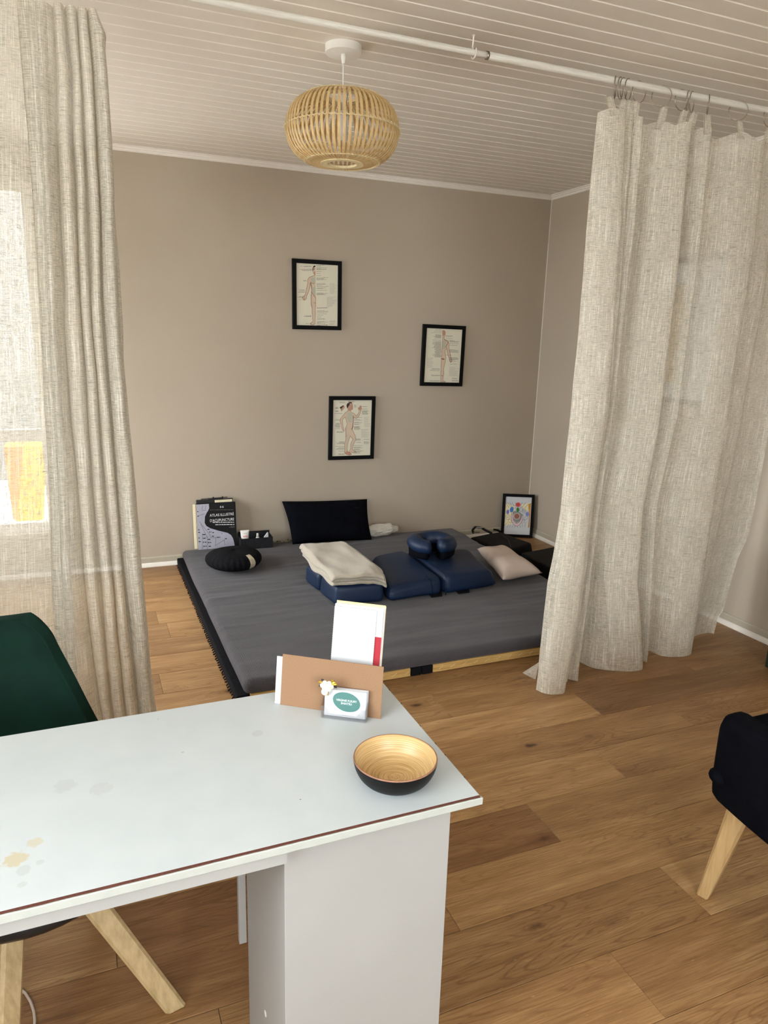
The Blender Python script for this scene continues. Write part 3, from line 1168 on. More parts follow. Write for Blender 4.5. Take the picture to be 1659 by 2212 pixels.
def binding(r, z, tr=.0011, slant=.006):
    bm = bmesh.new()
    tube(bm, [(r * math.cos(a), r * math.sin(a), z) for a in np.linspace(0, 2 * math.pi, 96, endpoint=False)], tr, 6, closed=True)
    tube(bm, [((r - .0052) * math.cos(a), (r - .0052) * math.sin(a), z) for a in np.linspace(0, 2 * math.pi, 96, endpoint=False)], tr, 6, closed=True)
    for i in range(NRIB):
        a = 2 * math.pi * (i + .5) / NRIB
        d = .035
        tube(bm, [((r + .001) * math.cos(a - d), (r + .001) * math.sin(a - d), z + slant), ((r + .0022) * math.cos(a), (r + .0022) * math.sin(a), z), ((r + .001) * math.cos(a + d), (r + .001) * math.sin(a + d), z - slant)], .0013, 5)
    return bm


o = obj('binding', binding(R0 + R1 + .003, SZ), M['bamboo_ring'], lp, smooth=True)
for sg in (-1, 1):
    o = obj('binding', binding(.1365, SZ + sg * (.1085), .0011, .0012), M['bamboo_ring'], lp, smooth=True)
    bm = bmesh.new()
    lathe(bm, [(.055, SZ + sg * HZ - .004), (.080, SZ + sg * HZ - .004), (.080, SZ + sg * HZ + .004), (.055, SZ + sg * HZ + .004)], 56, closed=True)
    obj('end_ring', bm, M['bamboo_ring'], lp)
bm = bmesh.new()
for i in range(3):
    a = 2 * math.pi * i / 3 + .5
    tube(bm, [(.014 * math.cos(a), .014 * math.sin(a), SZ + .04), (.058 * math.cos(a), .058 * math.sin(a), SZ + HZ - .002)], .0014, 6)
obj('support_spoke', bm, M['steel'], lp)

# ================================================================== WALL PICTURES


def poly(bm, pts, conv, y, mi):
    vs = [bm.verts.new((*[conv(*p)[0]], y, conv(*p)[1])) for p in pts]
    try:
        f = bm.faces.new(vs)
        f.material_index = mi
        f.normal_update()
        if f.normal.y > 0:
            f.normal_flip()
    except ValueError:
        pass


def stroke(bm, pts, conv, y, w, mi, closed=False):
    P = [Vector((conv(*p)[0], 0, conv(*p)[1])) for p in pts]
    if closed:
        P.append(P[0])
    for a, b in zip(P[:-1], P[1:]):
        d = b - a
        if d.length < 1e-6:
            continue
        n = Vector((-d.z, 0, d.x)).normalized() * w / 2
        e = d.normalized() * w * .25
        vs = [bm.verts.new((q.x, y, q.z)) for q in (a - e - n, b + e - n, b + e + n, a - e + n)]
        f = bm.faces.new(vs)
        f.material_index = mi
        f.normal_update()
        if f.normal.y > 0:
            f.normal_flip()


def obj_keep(name, bm, mats, parent):
    me = bpy.data.meshes.new(name)
    bm.to_mesh(me)
    bm.free()
    for mm in mats:
        me.materials.append(mm)
    o = bpy.data.objects.new(name, me)
    C.objects.link(o)
    o.parent = parent
    return o


def frame_bm(w, h, b, d, lip=.004):
    """picture frame standing in the XZ plane, origin bottom-left-back, front towards -Y"""
    bm = bmesh.new()
    outer = [(0, 0), (w, 0), (w, h), (0, h)]
    inner = [(b, b), (w - b, b), (w - b, h - b), (b, h - b)]
    V = {}
    for nm, P, ys in (('o', outer, (0, -d + .002)), ('f', [(x + (.002 if x == 0 else -.002), z + (.002 if z == 0 else -.002)) for x, z in outer], (-d,)), ('i', inner, (-d, 0))):
        for y in ys:
            V[nm, y] = [bm.verts.new((x, y, z)) for x, z in P]
    seq = [('o', 0), ('o', -d + .002), ('f', -d), ('i', -d), ('i', 0)]
    for a, b2 in zip(seq, seq[1:] + seq[:1]):
        for i in range(4):
            bm.faces.new((V[a][i], V[a][(i + 1) % 4], V[b2][(i + 1) % 4], V[b2][i]))
    return bm


BODY_FRONT = [(800, 285), (745, 300), (720, 370), (722, 420), (745, 500), (770, 530), (765, 560), (700, 590), (630, 610), (590, 660), (575, 800), (560, 870), (530, 1000), (510, 1100), (440, 1160), (415, 1190), (450, 1200), (470, 1260), (510, 1240), (540, 1210), (550, 1130), (600, 1020), (640, 890), (650, 780), (680, 880), (690, 960), (680, 1050), (668, 1200), (672, 1380), (695, 1480), (690, 1600), (700, 1700), (715, 1860), (640, 1920), (650, 1950), (720, 1965), (770, 1920), (770, 1800), (785, 1640), (780, 1520), (795, 1400), (800, 1200)]
BODY_BACK = [(800, 310), (850, 305), (880, 350), (880, 440), (850, 500), (850, 580), (910, 620), (980, 660), (1000, 740), (1000, 880), (1030, 1020), (1060, 1180), (1090, 1230), (1080, 1310), (1040, 1330), (1010, 1260), (1000, 1180), (960, 1080), (935, 980), (930, 860), (910, 900), (870, 960), (885, 1040), (895, 1180), (880, 1320), (850, 1450), (830, 1560), (840, 1680), (820, 1800), (810, 1920), (890, 1970), (740, 1975), (745, 1800), (740, 1680), (755, 1560), (750, 1400), (765, 1220), (780, 1000), (795, 700), (805, 500)]
BODY_SIDE = [(745, 235), (665, 290), (650, 350), (670, 410), (695, 430), (690, 500), (600, 560), (540, 640), (470, 730), (455, 800), (490, 900), (505, 1000), (530, 1060), (560, 1110), (580, 1100), (560, 1020), (545, 960), (525, 800), (545, 730), (610, 680), (640, 770), (665, 880), (650, 950), (615, 1020), (630, 1150), (635, 1280), (620, 1400), (590, 1500), (600, 1620), (590, 1760), (640, 1800), (740, 1825), (800, 1800), (790, 1780), (700, 1720), (665, 1660), (670, 1560), (700, 1420), (745, 1290), (765, 1240), (810, 1300), (840, 1350), (790, 1430), (770, 1500), (775, 1600), (735, 1700), (740, 1735), (860, 1745), (945, 1735), (930, 1710), (850, 1670), (825, 1640), (850, 1500), (910, 1390), (930, 1330), (900, 1220), (840, 1090), (810, 1050), (840, 980), (850, 820), (855, 700), (950, 720), (990, 690), (1050, 590), (1080, 500), (1100, 420), (1090, 350), (1070, 345), (1045, 370), (1045, 430), (1010, 390), (1000, 430), (1020, 470), (1030, 520), (990, 590), (940, 640), (880, 580), (790, 540), (770, 500), (780, 465), (830, 450), (830, 380), (825, 300), (800, 245)]


def bilinear_inv(TL, TR, BR, BL, w, h, ox, oz):
    """pixel of a zoomed crop -> position on the sheet (affine about the mean edges)"""
    def conv(x, y):
        # two fixed-point steps are enough
        v = .5
        for _ in range(6):
            lx = TL[0] + (BL[0] - TL[0]) * v
            rx = TR[0] + (BR[0] - TR[0]) * v
            u = (x - lx) / (rx - lx)
            ty = TL[1] + (TR[1] - TL[1]) * u
            by = BL[1] + (BR[1] - BL[1]) * u
            v = (y - ty) / (by - ty)
        return ox + u * w, oz + (1 - v) * h
    return conv


def text_rows(bm, rnd, conv, y, x0, x1, ys, mi, align='L', hgt=9, ragged=.5):
    for yy in ys:
        ln = (x1 - x0) * (1 - ragged * rnd.random())
        a = x0 if align == 'L' else x1 - ln
        x = a
        while x < a + ln - 8:
            wl = rnd.uniform(18, 60)
            e = min(x + wl, a + ln)
            p = [conv(x, yy - hgt / 2), conv(e, yy - hgt / 2), conv(e, yy + hgt / 2), conv(x, yy + hgt / 2)]
            f = bm.faces.new([bm.verts.new((q[0], y, q[1])) for q in p])
            f.material_index = mi
            f.normal_update()
            if f.normal.y > 0:
                f.normal_flip()
            x = e + rnd.uniform(6, 12)


def chart(name_label, loc, w, h, tilt, kind):
    t = thing('picture_frame', name_label, 'picture', loc, 0, None)
    t.rotation_euler = (0, R(tilt), 0)
    b, d = .026, .020
    obj('frame', frame_bm(w, h, b, d), M['black_paint'], t)
    bm = bmesh.new()
    pw, ph = w - 2 * b, h - 2 * b
    box(bm, b - .002, w - b + .002, -.012, -.002, b - .002, h - b + .002, 0)
    mats = [M['chart_paper'], M['skin_print'], M['line_print'], M['ink_grey'], M['ink_light'], M['hair_print'], M['bone_print'], M['skin_dark']]
    yb = -.0122
    rnd = random.Random(kind)
    if kind == 1:
        cv = bilinear_inv((270, 205), (1435, 300), (1400, 2020), (262, 1955), pw, ph, b, b)
        poly(bm, BODY_FRONT, cv, yb, 1)
        poly(bm, [(800, 285), (745, 300), (720, 370), (722, 420), (738, 440), (745, 350), (800, 325)], cv, yb - .0002, 5)
        poly(bm, [(752, 375), (785, 370), (785, 392), (755, 395)], cv, yb - .0002, 5)
        poly(bm, [(750, 470), (800, 450), (795, 580), (770, 540)], cv, yb - .0002, 7)
        poly(bm, [(655, 640), (795, 620), (795, 760), (690, 770)], cv, yb - .0002, 6)
        poly(bm, [(715, 930), (795, 860), (795, 1130), (720, 1050)], cv, yb - .0002, 6)
        stroke(bm, BODY_FRONT[2:], cv, yb - .0003, .0022, 2)
        stroke(bm, [(660, 740), (690, 900), (690, 1040), (780, 1170), (795, 1200)], cv, yb - .0004, .003, 2)
        stroke(bm, [(670, 1100), (672, 1380), (695, 1480)], cv, yb - .0004, .003, 2)
        stroke(bm, [(655, 755), (720, 790), (775, 775)], cv, yb - .0004, .002, 5)
        poly(bm, [(450, 1200), (470, 1265), (505, 1250), (500, 1200)], cv, yb - .0004, 7)
        poly(bm, [(750, 1310), (790, 1320), (775, 1390)], cv, yb - .0004, 7)
        text_rows(bm, rnd, cv, yb, 360, 700, [300, 318, 385, 405, 425], 3, 'R', 8)
        text_rows(bm, rnd, cv, yb, 440, 560, [695, 715], 3, 'R', 8, .2)
        text_rows(bm, rnd, cv, yb, 280, 500, [960, 980, 1010, 1030, 1140, 1160, 1180, 1235], 3, 'R', 8, .4)
        text_rows(bm, rnd, cv, yb, 430, 670, [1690, 1712, 1720, 1920], 3, 'R', 8, .4)
        text_rows(bm, rnd, cv, yb, 830, 1180, [285, 310, 350, 375, 390, 405, 455, 510, 572, 630, 650, 670, 690, 795, 820, 850, 880, 920, 935, 985, 1060, 1080, 1095, 1110, 1480, 1490, 1560, 1585, 1610, 1655, 1700, 1745, 1790, 1810, 1870, 1890, 1910, 1930, 1970, 1985], 3, 'L', 8, .7)
        text_rows(bm, rnd, cv, yb, 1200, 1400, list(range(800, 1110, 26)), 4, 'L', 8, .5)
        text_rows(bm, rnd, cv, yb, 1110, 1390, list(range(1185, 1460, 26)), 4, 'L', 10, .5)
        text_rows(bm, rnd, cv, yb, 1180, 1380, [1860, 1885, 1900, 1945, 1960], 4, 'L', 10, .4)
    elif kind == 2:
        cv = bilinear_inv((310, 235), (1415, 270), (1305, 1985), (230, 1985), pw, ph, b, b)
        poly(bm, BODY_BACK, cv, yb, 1)
        poly(bm, [(805, 310), (850, 305), (878, 350), (878, 430), (845, 470), (805, 470)], cv, yb - .0002, 7)
        poly(bm, [(810, 610), (900, 640), (900, 800), (860, 900), (800, 900)], cv, yb - .0002, 6)
        stroke(bm, BODY_BACK, cv, yb - .0003, .0022, 2, True)
        stroke(bm, [(850, 590), (980, 660), (930, 760), (900, 850)], cv, yb - .0004, .0035, 2)
        poly(bm, [(765, 1195), (850, 1205), (850, 1250), (765, 1235)], cv, yb - .0004, 7)
        stroke(bm, [(765, 1215), (850, 1230)], cv, yb - .0005, .006, 2)
        stroke(bm, [(755, 1760), (825, 1765)], cv, yb - .0005, .0025, 2)
        text_rows(bm, rnd, cv, yb, 450, 780, [290, 335, 380], 3, 'R', 8, .4)
        text_rows(bm, rnd, cv, yb, 480, 760, [440 + 18 * i for i in range(7)] + [615, 655, 680] + [700 + 20 * i for i in range(24)], 3, 'R', 9, .45)
        text_rows(bm, rnd, cv, yb, 900, 1140, [470, 485, 550, 610, 1090], 3, 'L', 8, .3)
        text_rows(bm, rnd, cv, yb, 1020, 1320, [630, 650, 670, 715, 770, 915, 935, 955, 980, 1000, 1170, 1190, 1210, 1230, 1250, 1290, 1380], 3, 'L', 9, .5)
        text_rows(bm, rnd, cv, yb, 330, 540, list(range(1190, 1510, 28)), 4, 'L', 9, .3)
        text_rows(bm, rnd, cv, yb, 1000, 1310, list(range(1475, 1780, 26)), 4, 'L', 9, .4)
        text_rows(bm, rnd, cv, yb, 390, 720, [1545, 1560, 1605, 1750, 1770, 1930, 1950], 3, 'R', 9, .3)
        text_rows(bm, rnd, cv, yb, 1090, 1280, [1840, 1865, 1915, 1930], 3, 'L', 9, .3)
    else:
        cv = bilinear_inv((250, 180), (1415, 178), (1360, 1815), (220, 1860), pw, ph, b, b)
        poly(bm, BODY_SIDE, cv, yb, 1)
        poly(bm, [(745, 235), (665, 290), (650, 350), (670, 410), (690, 420), (710, 360), (740, 330), (745, 280), (815, 275), (800, 245)], cv, yb - .0002, 5)
        poly(bm, [(745, 290), (820, 285), (830, 380), (828, 445), (780, 465), (770, 500), (700, 500), (700, 430), (715, 360), (742, 335)], cv, yb - .0002, 7)
        poly(bm, [(680, 560), (800, 550), (840, 640), (800, 830), (700, 830), (670, 680)], cv, yb - .0002, 6)
        poly(bm, [(1040, 370), (1072, 346), (1092, 352), (1098, 420), (1075, 480), (1040, 480), (1003, 425), (1012, 395), (1042, 430)], cv, yb - .0003, 7)
        poly(bm, [(590, 1750), (660, 1700), (800, 1790), (745, 1822), (640, 1800)], cv, yb - .0003, 7)
        stroke(bm, BODY_SIDE, cv, yb - .0004, .0020, 2, True)
        stroke(bm, [(850, 640), (850, 820), (830, 980), (795, 1050)], cv, yb - .0005, .0036, 2)
        stroke(bm, [(615, 1020), (632, 1150), (632, 1280)], cv, yb - .0005, .0028, 2)
        poly(bm, [(440, 395), (560, 330), (570, 350), (500, 420), (490, 520), (480, 440)], cv, yb - .0002, 5)
        poly(bm, [(500, 420), (570, 350), (600, 390), (500, 520)], cv, yb - .0002, 7)
        text_rows(bm, rnd, cv, yb, 440, 620, [240, 262], 3, 'L', 8, .4)
        text_rows(bm, rnd, cv, yb, 700, 930, [205, 220, 238], 3, 'L', 8, .4)
        text_rows(bm, rnd, cv, yb, 320, 420, [400, 415, 430, 490, 510, 525], 3, 'L', 9, .2)
        text_rows(bm, rnd, cv, yb, 300, 560, [575], 3, 'L', 10, .1)
        text_rows(bm, rnd, cv, yb, 290, 460, [750, 772, 865, 885, 905, 925, 945, 965, 985, 1020], 3, 'R', 9, .4)
        text_rows(bm, rnd, cv, yb, 360, 610, [1125, 1135], 3, 'L', 9, .3)
        text_rows(bm, rnd, cv, yb, 290, 590, [1420, 1440, 1460, 1480, 1565, 1605, 1625, 1650, 1705, 1790, 1800], 3, 'R', 9, .5)
        text_rows(bm, rnd, cv, yb, 880, 960, [330, 355, 380], 3, 'L', 9, .4)
        text_rows(bm, rnd, cv, yb, 1120, 1330, [370, 440, 490, 510, 530, 545, 575, 590], 3, 'L', 10, .3)
        text_rows(bm, rnd, cv, yb, 880, 1130, [690, 755, 775, 830, 845, 885, 900, 960, 975, 990, 1010, 1025, 1050], 3, 'L', 9, .5)
        text_rows(bm, rnd, cv, yb, 1180, 1370, list(range(680, 970, 26)), 4, 'L', 8, .4)
        text_rows(bm, rnd, cv, yb, 1090, 1360, list(range(1040, 1290, 26)), 4, 'L', 10, .4)
        text_rows(bm, rnd, cv, yb, 930, 1090, [1330, 1350, 1370, 1430], 3, 'L', 9, .4)
        text_rows(bm, rnd, cv, yb, 870, 1200, [1535, 1580, 1600, 1635, 1660, 1690, 1710, 1740, 1760], 3, 'L', 9, .5)
        text_rows(bm, rnd, cv, yb, 1170, 1340, [1340, 1420, 1435, 1475], 3, 'L', 10, .3)
    obj_keep('print', bm, mats, t)
    return t


chart('black framed body chart, half figure seen from the front, highest of the three', (1.288, ROOM_D - .002, 1.519), .331, .434, -.3, 1)
chart('black framed body chart, half figure seen from behind, nearest the room corner', (2.214, ROOM_D - .002, 1.157), .334, .423, .8, 2)
chart('black framed body chart of a whole figure raising a hand, lowest of three', (1.538, ROOM_D - .002, .652), .334, .436, .5, 3)

# framed poster on the right wall, faint behind the linen
t = thing('picture_frame', 'large framed pale poster on right wall, showing faintly through the linen curtain', 'picture', (ROOM_R - .001, 2.99, 1.155), 0)
bm = frame_bm(.66, .815, .032, .02)
o = obj('frame', bm, simple('dark_grey_frame', srgb(36, 33, 30), .5, .3, .05), t)
o.rotation_euler = (0, 0, R(-90))
o.location = (0, .66, 0)
bx('print', -.012, -.003, .028, .632, .028, .787, M['paper'], t)
bx('ochre_picture', -.0135, -.0115, .30, .60, .12, .67, simple('ochre_print', srgb(186, 156, 110), .7, .2, .2, 12), t)

# ================================================================== FLOOR FRAME WITH DRAWING
fr_bl, fr_br = Vector((2.945, 4.668, 0)), Vector((3.172, 4.560, 0))
ang = math.atan2(fr_br.y - fr_bl.y, fr_br.x - fr_bl.x)
t = thing('picture_frame', 'small black frame with colourful crayon drawing standing in the room corner', 'picture', (fr_bl.x - .002, fr_bl.y - .010, 0.001), ang)
fh, fw = .335, .242
obj('frame', frame_bm(fw, fh, .021, .018), M['black_paint'], t)
cv = bilinear_inv((690, 160), (1155, 180), (1115, 830), (655, 800), fw - .042, fh - .042, .021, .021)
bm = bmesh.new()
box(bm, .019, fw - .019, -.012, -.002, .019, fh - .019, 0)
mats = [M['paper'], M['ink_black'], M['p_red'], M['p_green'], M['p_blue'], M['p_purple'], M['p_brown'], M['p_grey'], M['p_orange'], M['p_lilac'], M['p_yellow'], M['p_pink'], M['paper']]
y0 = -.0122


def ell(cx, cy, a, b, rot=0, n=18, wob=0, rnd=random.Random(2)):
    out = []
    for i in range(n):
        th = 2 * math.pi * i / n
        k = 1 + (wob * (1 if i % 2 else -1))
        x, y = a * math.cos(th) * k, b * math.sin(th) * k
        out.append((cx + x * math.cos(rot) - y * math.sin(rot), cy + x * math.sin(rot) + y * math.cos(rot)))
    return out


poly(bm, [(960, 300), (1140, 270), (1120, 420), (1010, 380)], cv, y0, 10)
poly(bm, [(1090, 300), (1140, 275), (1112, 700), (1085, 700), (1110, 520)], cv, y0 - .0001, 8)
poly(bm, [(690, 270), (860, 330), (800, 640), (665, 660)], cv, y0 - .00005, 10)
poly(bm, [(820, 420), (860, 405), (900, 430), (940, 430), (985, 470), (965, 570), (880, 620), (830, 560)], cv, y0 - .0002, 7)
poly(bm, ell(888, 500, 58, 56), cv, y0 - .0003, 12)
poly(bm, ell(888, 500, 48, 47), cv, y0 - .0004, 6)
poly(bm, ell(910, 302, 44, 40, 0, 20, .12), cv, y0 - .0004, 2)
poly(bm, ell(905, 390, 27, 42), cv, y0 - .0004, 3)
poly(bm, ell(797, 385, 34, 50, .2), cv, y0 - .0004, 4)
poly(bm, ell(727, 424, 26, 40, .1), cv, y0 - .0004, 5)
poly(bm, ell(1075, 466, 34, 38), cv, y0 - .0004, 9)
Uo = [(800, 440), (785, 500), (800, 590), (840, 650), (880, 672), (930, 655), (975, 600), (998, 530), (995, 470)]
Ui = [(825, 420), (812, 480), (825, 560), (855, 610), (885, 628), (925, 608), (955, 560), (975, 500), (985, 470)]
poly(bm, Uo + Ui[::-1], cv, y0 - .0005, 11)
for L_ in (Uo, Ui):
    stroke(bm, L_, cv, y0 - .0006, .0022, 1)
for e in (ell(730, 515, 34, 46, -.3), ell(765, 580, 22, 40, -.6), ell(965, 385, 26, 42, .2), ell(1018, 412, 28, 36), ell(845, 340, 20, 30, -.5), ell(1050, 535, 46, 22, -.7), ell(1000, 590, 42, 18, -.8)):
    stroke(bm, e, cv, y0 - .0006, .0014, 1, True)
for c_, rr in (((910, 302), 14), ((905, 390), 9), ((797, 385), 12), ((727, 424), 10), ((1075, 466), 12), ((730, 515), 12), ((1018, 412), 12)):
    stroke(bm, ell(c_[0], c_[1], rr, rr, 0, 10), cv, y0 - .0007, .0012, 1, True)
for a, b_ in (((695, 265), (745, 350)), ((720, 262), (790, 340)), ((760, 262), (800, 320)), ((805, 262), (830, 320)), ((860, 265), (875, 300)), ((980, 268), (962, 310)), ((1050, 268), (985, 340)), ((1100, 285), (1010, 370)), ((1135, 280), (1095, 380)),
              ((665, 660), (730, 600)), ((715, 690), (745, 630)), ((760, 690), (780, 635)), ((800, 690), (818, 650)), ((845, 695), (855, 668)), ((905, 700), (900, 672)), ((950, 700), (945, 665)), ((985, 690), (985, 640)), ((1030, 690), (1040, 600)), ((1115, 470), (1100, 690))):
    stroke(bm, [a, b_], cv, y0 - .0006, .0016, 1)
obj_keep('print', bm, mats, t)
for ch in t.children:
    ch.rotation_euler = (R(-6.0), 0, 0)

# ================================================================== FUTON AND TATAMI


def soft_slab(x0, x1, y0, y1, zc, r, nx, ny, disp=None, xy=None, wrap=.93):
    """rounded soft slab; disp(x,y,k) -> dz on the top, k is 1 on top and 0 below"""
    bm = bmesh.new()

    def params(a, b, n):
        k = 7
        ps = []
        for i in range(k):
            ps.append((a + r, -(1 - i / k) * math.pi * wrap))
        for i in range(n + 1):
            ps.append((a + r + (b - a - 2 * r) * i / n, 0))
        for i in range(1, k + 1):
            ps.append((b - r, i / k * math.pi * wrap))
        return ps
    px_, py_ = params(x0, x1, nx), params(y0, y1, ny)
    P, U = [], []
    for (yf, pv) in py_:
        row, ru = [], []
        for (xf, pu) in px_:
            hyp = math.hypot(pu, pv)
            ph = min(math.pi * wrap, hyp)
            dx, dy = (pu / hyp, pv / hyp) if hyp > 1e-9 else (0, 0)
            x = xf + r * math.sin(ph) * dx
            y = yf + r * math.sin(ph) * dy
            z = zc + r * math.cos(ph)
            kt = .5 + .5 * math.cos(ph)
            if xy:
                ax, ay = xy(x, y)
                x += ax
                y += ay
            if disp:
                z += disp(x, y, kt)
            row.append(Vector((x, y, z)))
            ru.append((xf + pu * r, yf + pv * r))
        P.append(row)
        U.append(ru)
    grid(bm, P, uv=U)
    # close the underside
    return bm


FX0, FX1, FY0, FY1 = .530, 2.515, 2.690, 4.655
tm_spots = [(.505, 1.345), (1.347, 2.187), (2.189, 2.53)]
tlabels = ['straw tatami mat with black cloth border under the futon, next to bare floor at left', 'straw tatami mat with woven front edge under the futon, in front at centre', 'narrow end of straw tatami mat under the futon, behind the right curtain']
for (x0, x1), lb in zip(tm_spots, tlabels):
    t = thing('tatami_mat', lb, 'mat', (x0, 2.712, 0), 0, 'tatami mats under the futon')
    w = x1 - x0
    bw = .055 if w > .5 else .04
    bx('straw_core', bw, w - bw, 0, 1.975, .002, .042, M['straw'], t, r=.005)
    bx('cloth_border', 0, bw - .0005, -.001, 1.976, .001, .0435, M['black_cloth'], t, r=.006)
    bx('cloth_border', w - bw + .0005, w, -.001, 1.976, .001, .0435, M['black_cloth'], t, r=.006)
    if x0 < 1.4:   # stitches across the woven front edge
        bm = bmesh.new()
        for i in range(12):
            xs = bw + .03 + i * (w - 2 * bw - .06) / 11
            tube(bm, [(xs, .0, .016), (xs + .006, -.0018, .022), (xs + .016, -.0018, .027), (xs + .021, 0, .031)], .0011, 5)
        s = obj('edge_stitch', bm, M['bamboo_ring'], t)
        s['kind'] = 'stuff'
    if x0 < .6:   # ragged fringe along the free border
        bm = bmesh.new()
        rnd = random.Random(3)
        for i in range(78):
            y = .01 + i * .025
            l = rnd.uniform(.004, .011)
            tube(bm, [(.004, y, .012), (-.002, y + .004, .006), (-l, y + rnd.uniform(-.004, .01), .0035)], .0032, 5)
        s = obj('fringe', bm, M['black_cloth'], t)
        s['kind'] = 'stuff'


def futon_disp(x, y, k):
    d = .004 * nz((x * 2.2, y * 2.2, 1)) + .0030 * nz((x * 5, y * 26, 2)) * max(0, .4 + nz((x * 1.5, y * 1.2, 9))) + .0048 * nz((x * 3, y * 11, 4))
    # creases radiating across the cover
    c = nz((x * 1.2 + y * .6, y * 13 + .5 * math.sin(x * 3), 5))
    d += .009 * max(0, c - .12)
    return d * k


ft = thing('futon', 'large low double futon in wrinkled charcoal grey waffle cover on straw mats', 'futon', ((FX0 + FX1) / 2, (FY0 + FY1) / 2, .0445))
bm = soft_slab(FX0, FX1, FY0, FY1, .0765, .0315, 180, 260, futon_disp, lambda x, y: (.006 * nz((0, y * 2.3, 3)) * min(1, abs(x - 1.5)), .008 * nz((x * 2.1, 0, 8)) * min(1, abs(y - 3.7))))
o = obj('waffle_cover', bm, M['futon'], ft, smooth=True)
o.location = (-ft.location.x, -ft.location.y, -ft.location.z)
bx('mattress_core', FX0 + .03 - ft.location.x, FX1 - .03 - ft.location.x, FY0 + .03 - ft.location.y, FY1 - .03 - ft.location.y, .0005, .052, M['futon'], ft, r=.01)
FZ = .109


def hexa(b4, t4, r=.03, seg=4):
    """soft box from 4 bottom and 4 top corners (counter-clockwise)"""
    bm = bmesh.new()
    B = [bm.verts.new(p) for p in b4]
    T_ = [bm.verts.new(p) for p in t4]
    bm.faces.new(B[::-1])
    bm.faces.new(T_)
    for i in range(4):
        bm.faces.new((B[i], B[(i + 1) % 4], T_[(i + 1) % 4], T_[i]))
    bmesh.ops.bevel(bm, geom=bm.edges[:], offset=r, segments=seg, profile=.5, affect='EDGES')
    return bm


def puff(bm, amt, s, seed=0, cuts=3):
    bmesh.ops.subdivide_edges(bm, edges=bm.edges[:], cuts=cuts, use_grid_fill=True)
    bm.normal_update()
    for v in bm.verts:
        v.co += v.normal * amt * nz((v.co.x * s, v.co.y * s, v.co.z * s + seed))
    return bm


# navy bolster blocks
z0 = FZ + .003
zt = .220
blk1 = hexa([(1.150, 3.372, z0), (1.425, 3.352, z0), (1.425, 3.592, z0), (1.128, 3.596, z0)], [(1.158, 3.378, zt), (1.418, 3.358, zt), (1.418, 3.590, zt), (1.136, 3.594, zt)], .026)
t = tag(obj('cushion_block', puff(blk1, .005, 9, 1, 2), M['navy_vinyl'], None, smooth=True), 'navy vinyl cushion block, front one of two under the folded blanket', 'cushion', 'navy massage cushions')
blk2 = hexa([(1.126, 3.602, z0), (1.425, 3.598, z0), (1.42, 3.80, z0), (1.106, 3.80, z0)], [(1.132, 3.604, zt), (1.418, 3.602, zt), (1.412, 3.794, zt), (1.112, 3.794, zt)], .026)
tag(obj('cushion_block', puff(blk2, .005, 9, 2, 2), M['navy_vinyl'], None, smooth=True), 'navy vinyl cushion block, rear one of two under the folded blanket', 'cushion', 'navy massage cushions')
# long body pad in two sections
ma = thing('massage_cushion', 'long navy vinyl massage cushion beside the blanket, carrying the face cushion', 'cushion', (0, 0, 0), 0, 'navy massage cushions')
pa = hexa([(1.436, 3.338, z0), (1.767, 3.345, z0), (1.767, 3.90, z0), (1.52, 3.88, z0)], [(1.45, 3.36, .185), (1.764, 3.36, .218), (1.764, 3.87, .232), (1.56, 3.86, .214)], .034)
pad1 = obj('pad', puff(pa, .006, 6, 3, 3), M['navy_vinyl'], ma, smooth=True)
bm = bmesh.new()
tube(bm, [(1.700, 3.334, .125), (1.695, 3.334, .17), (1.690, 3.345, .207), (1.685, 3.40, .219)], .0012, 6)
obj('seam', bm, M['navy_fabric'], pad1)
mb = thing('massage_cushion', 'navy vinyl massage cushion section lying next to the pale pink pillow', 'cushion', (0, 0, 0), 0, 'navy massage cushions')
pb = hexa([(1.778, 3.345, z0), (2.150, 3.378, z0), (2.225, 3.82, z0), (1.778, 3.90, z0)], [(1.786, 3.362, .220), (2.095, 3.392, .212), (2.165, 3.79, .220), (1.786, 3.87, .236)], .034)
pad2 = obj('pad', puff(pb, .006, 6, 8, 3), M['navy_vinyl'], mb, smooth=True)
bm = bmesh.new()
tube(bm, [(1.782, 3.338, .115), (1.782, 3.338, .20), (1.781, 3.36, .224), (1.781, 3.55, .232)], .0035, 6)
obj('piping', bm, M['navy_vinyl'], pad2, smooth=True)
for par, pts in ((ma, [(926, 1281), (958, 1279), (955, 1289), (932, 1292)]), (mb, [(984, 1275), (1017, 1272), (1014, 1281), (990, 1284)])):
    bm = bmesh.new()
    P = [atZ(x, y, FZ) for x, y in pts]
    A = [bm.verts.new((p.x, p.y + (.03 if i < 2 else 0), FZ + .002)) for i, p in enumerate(P)]
    B = [bm.verts.new((v.co.x, v.co.y, FZ + .008)) for v in A]
    bm.faces.new(A)
    bm.faces.new(B[::-1])
    for i in range(4):
        bm.faces.new((A[i], A[(i + 1) % 4], B[(i + 1) % 4], B[i]))
    obj('strap_tab', bm, M['black_nylon'], par)

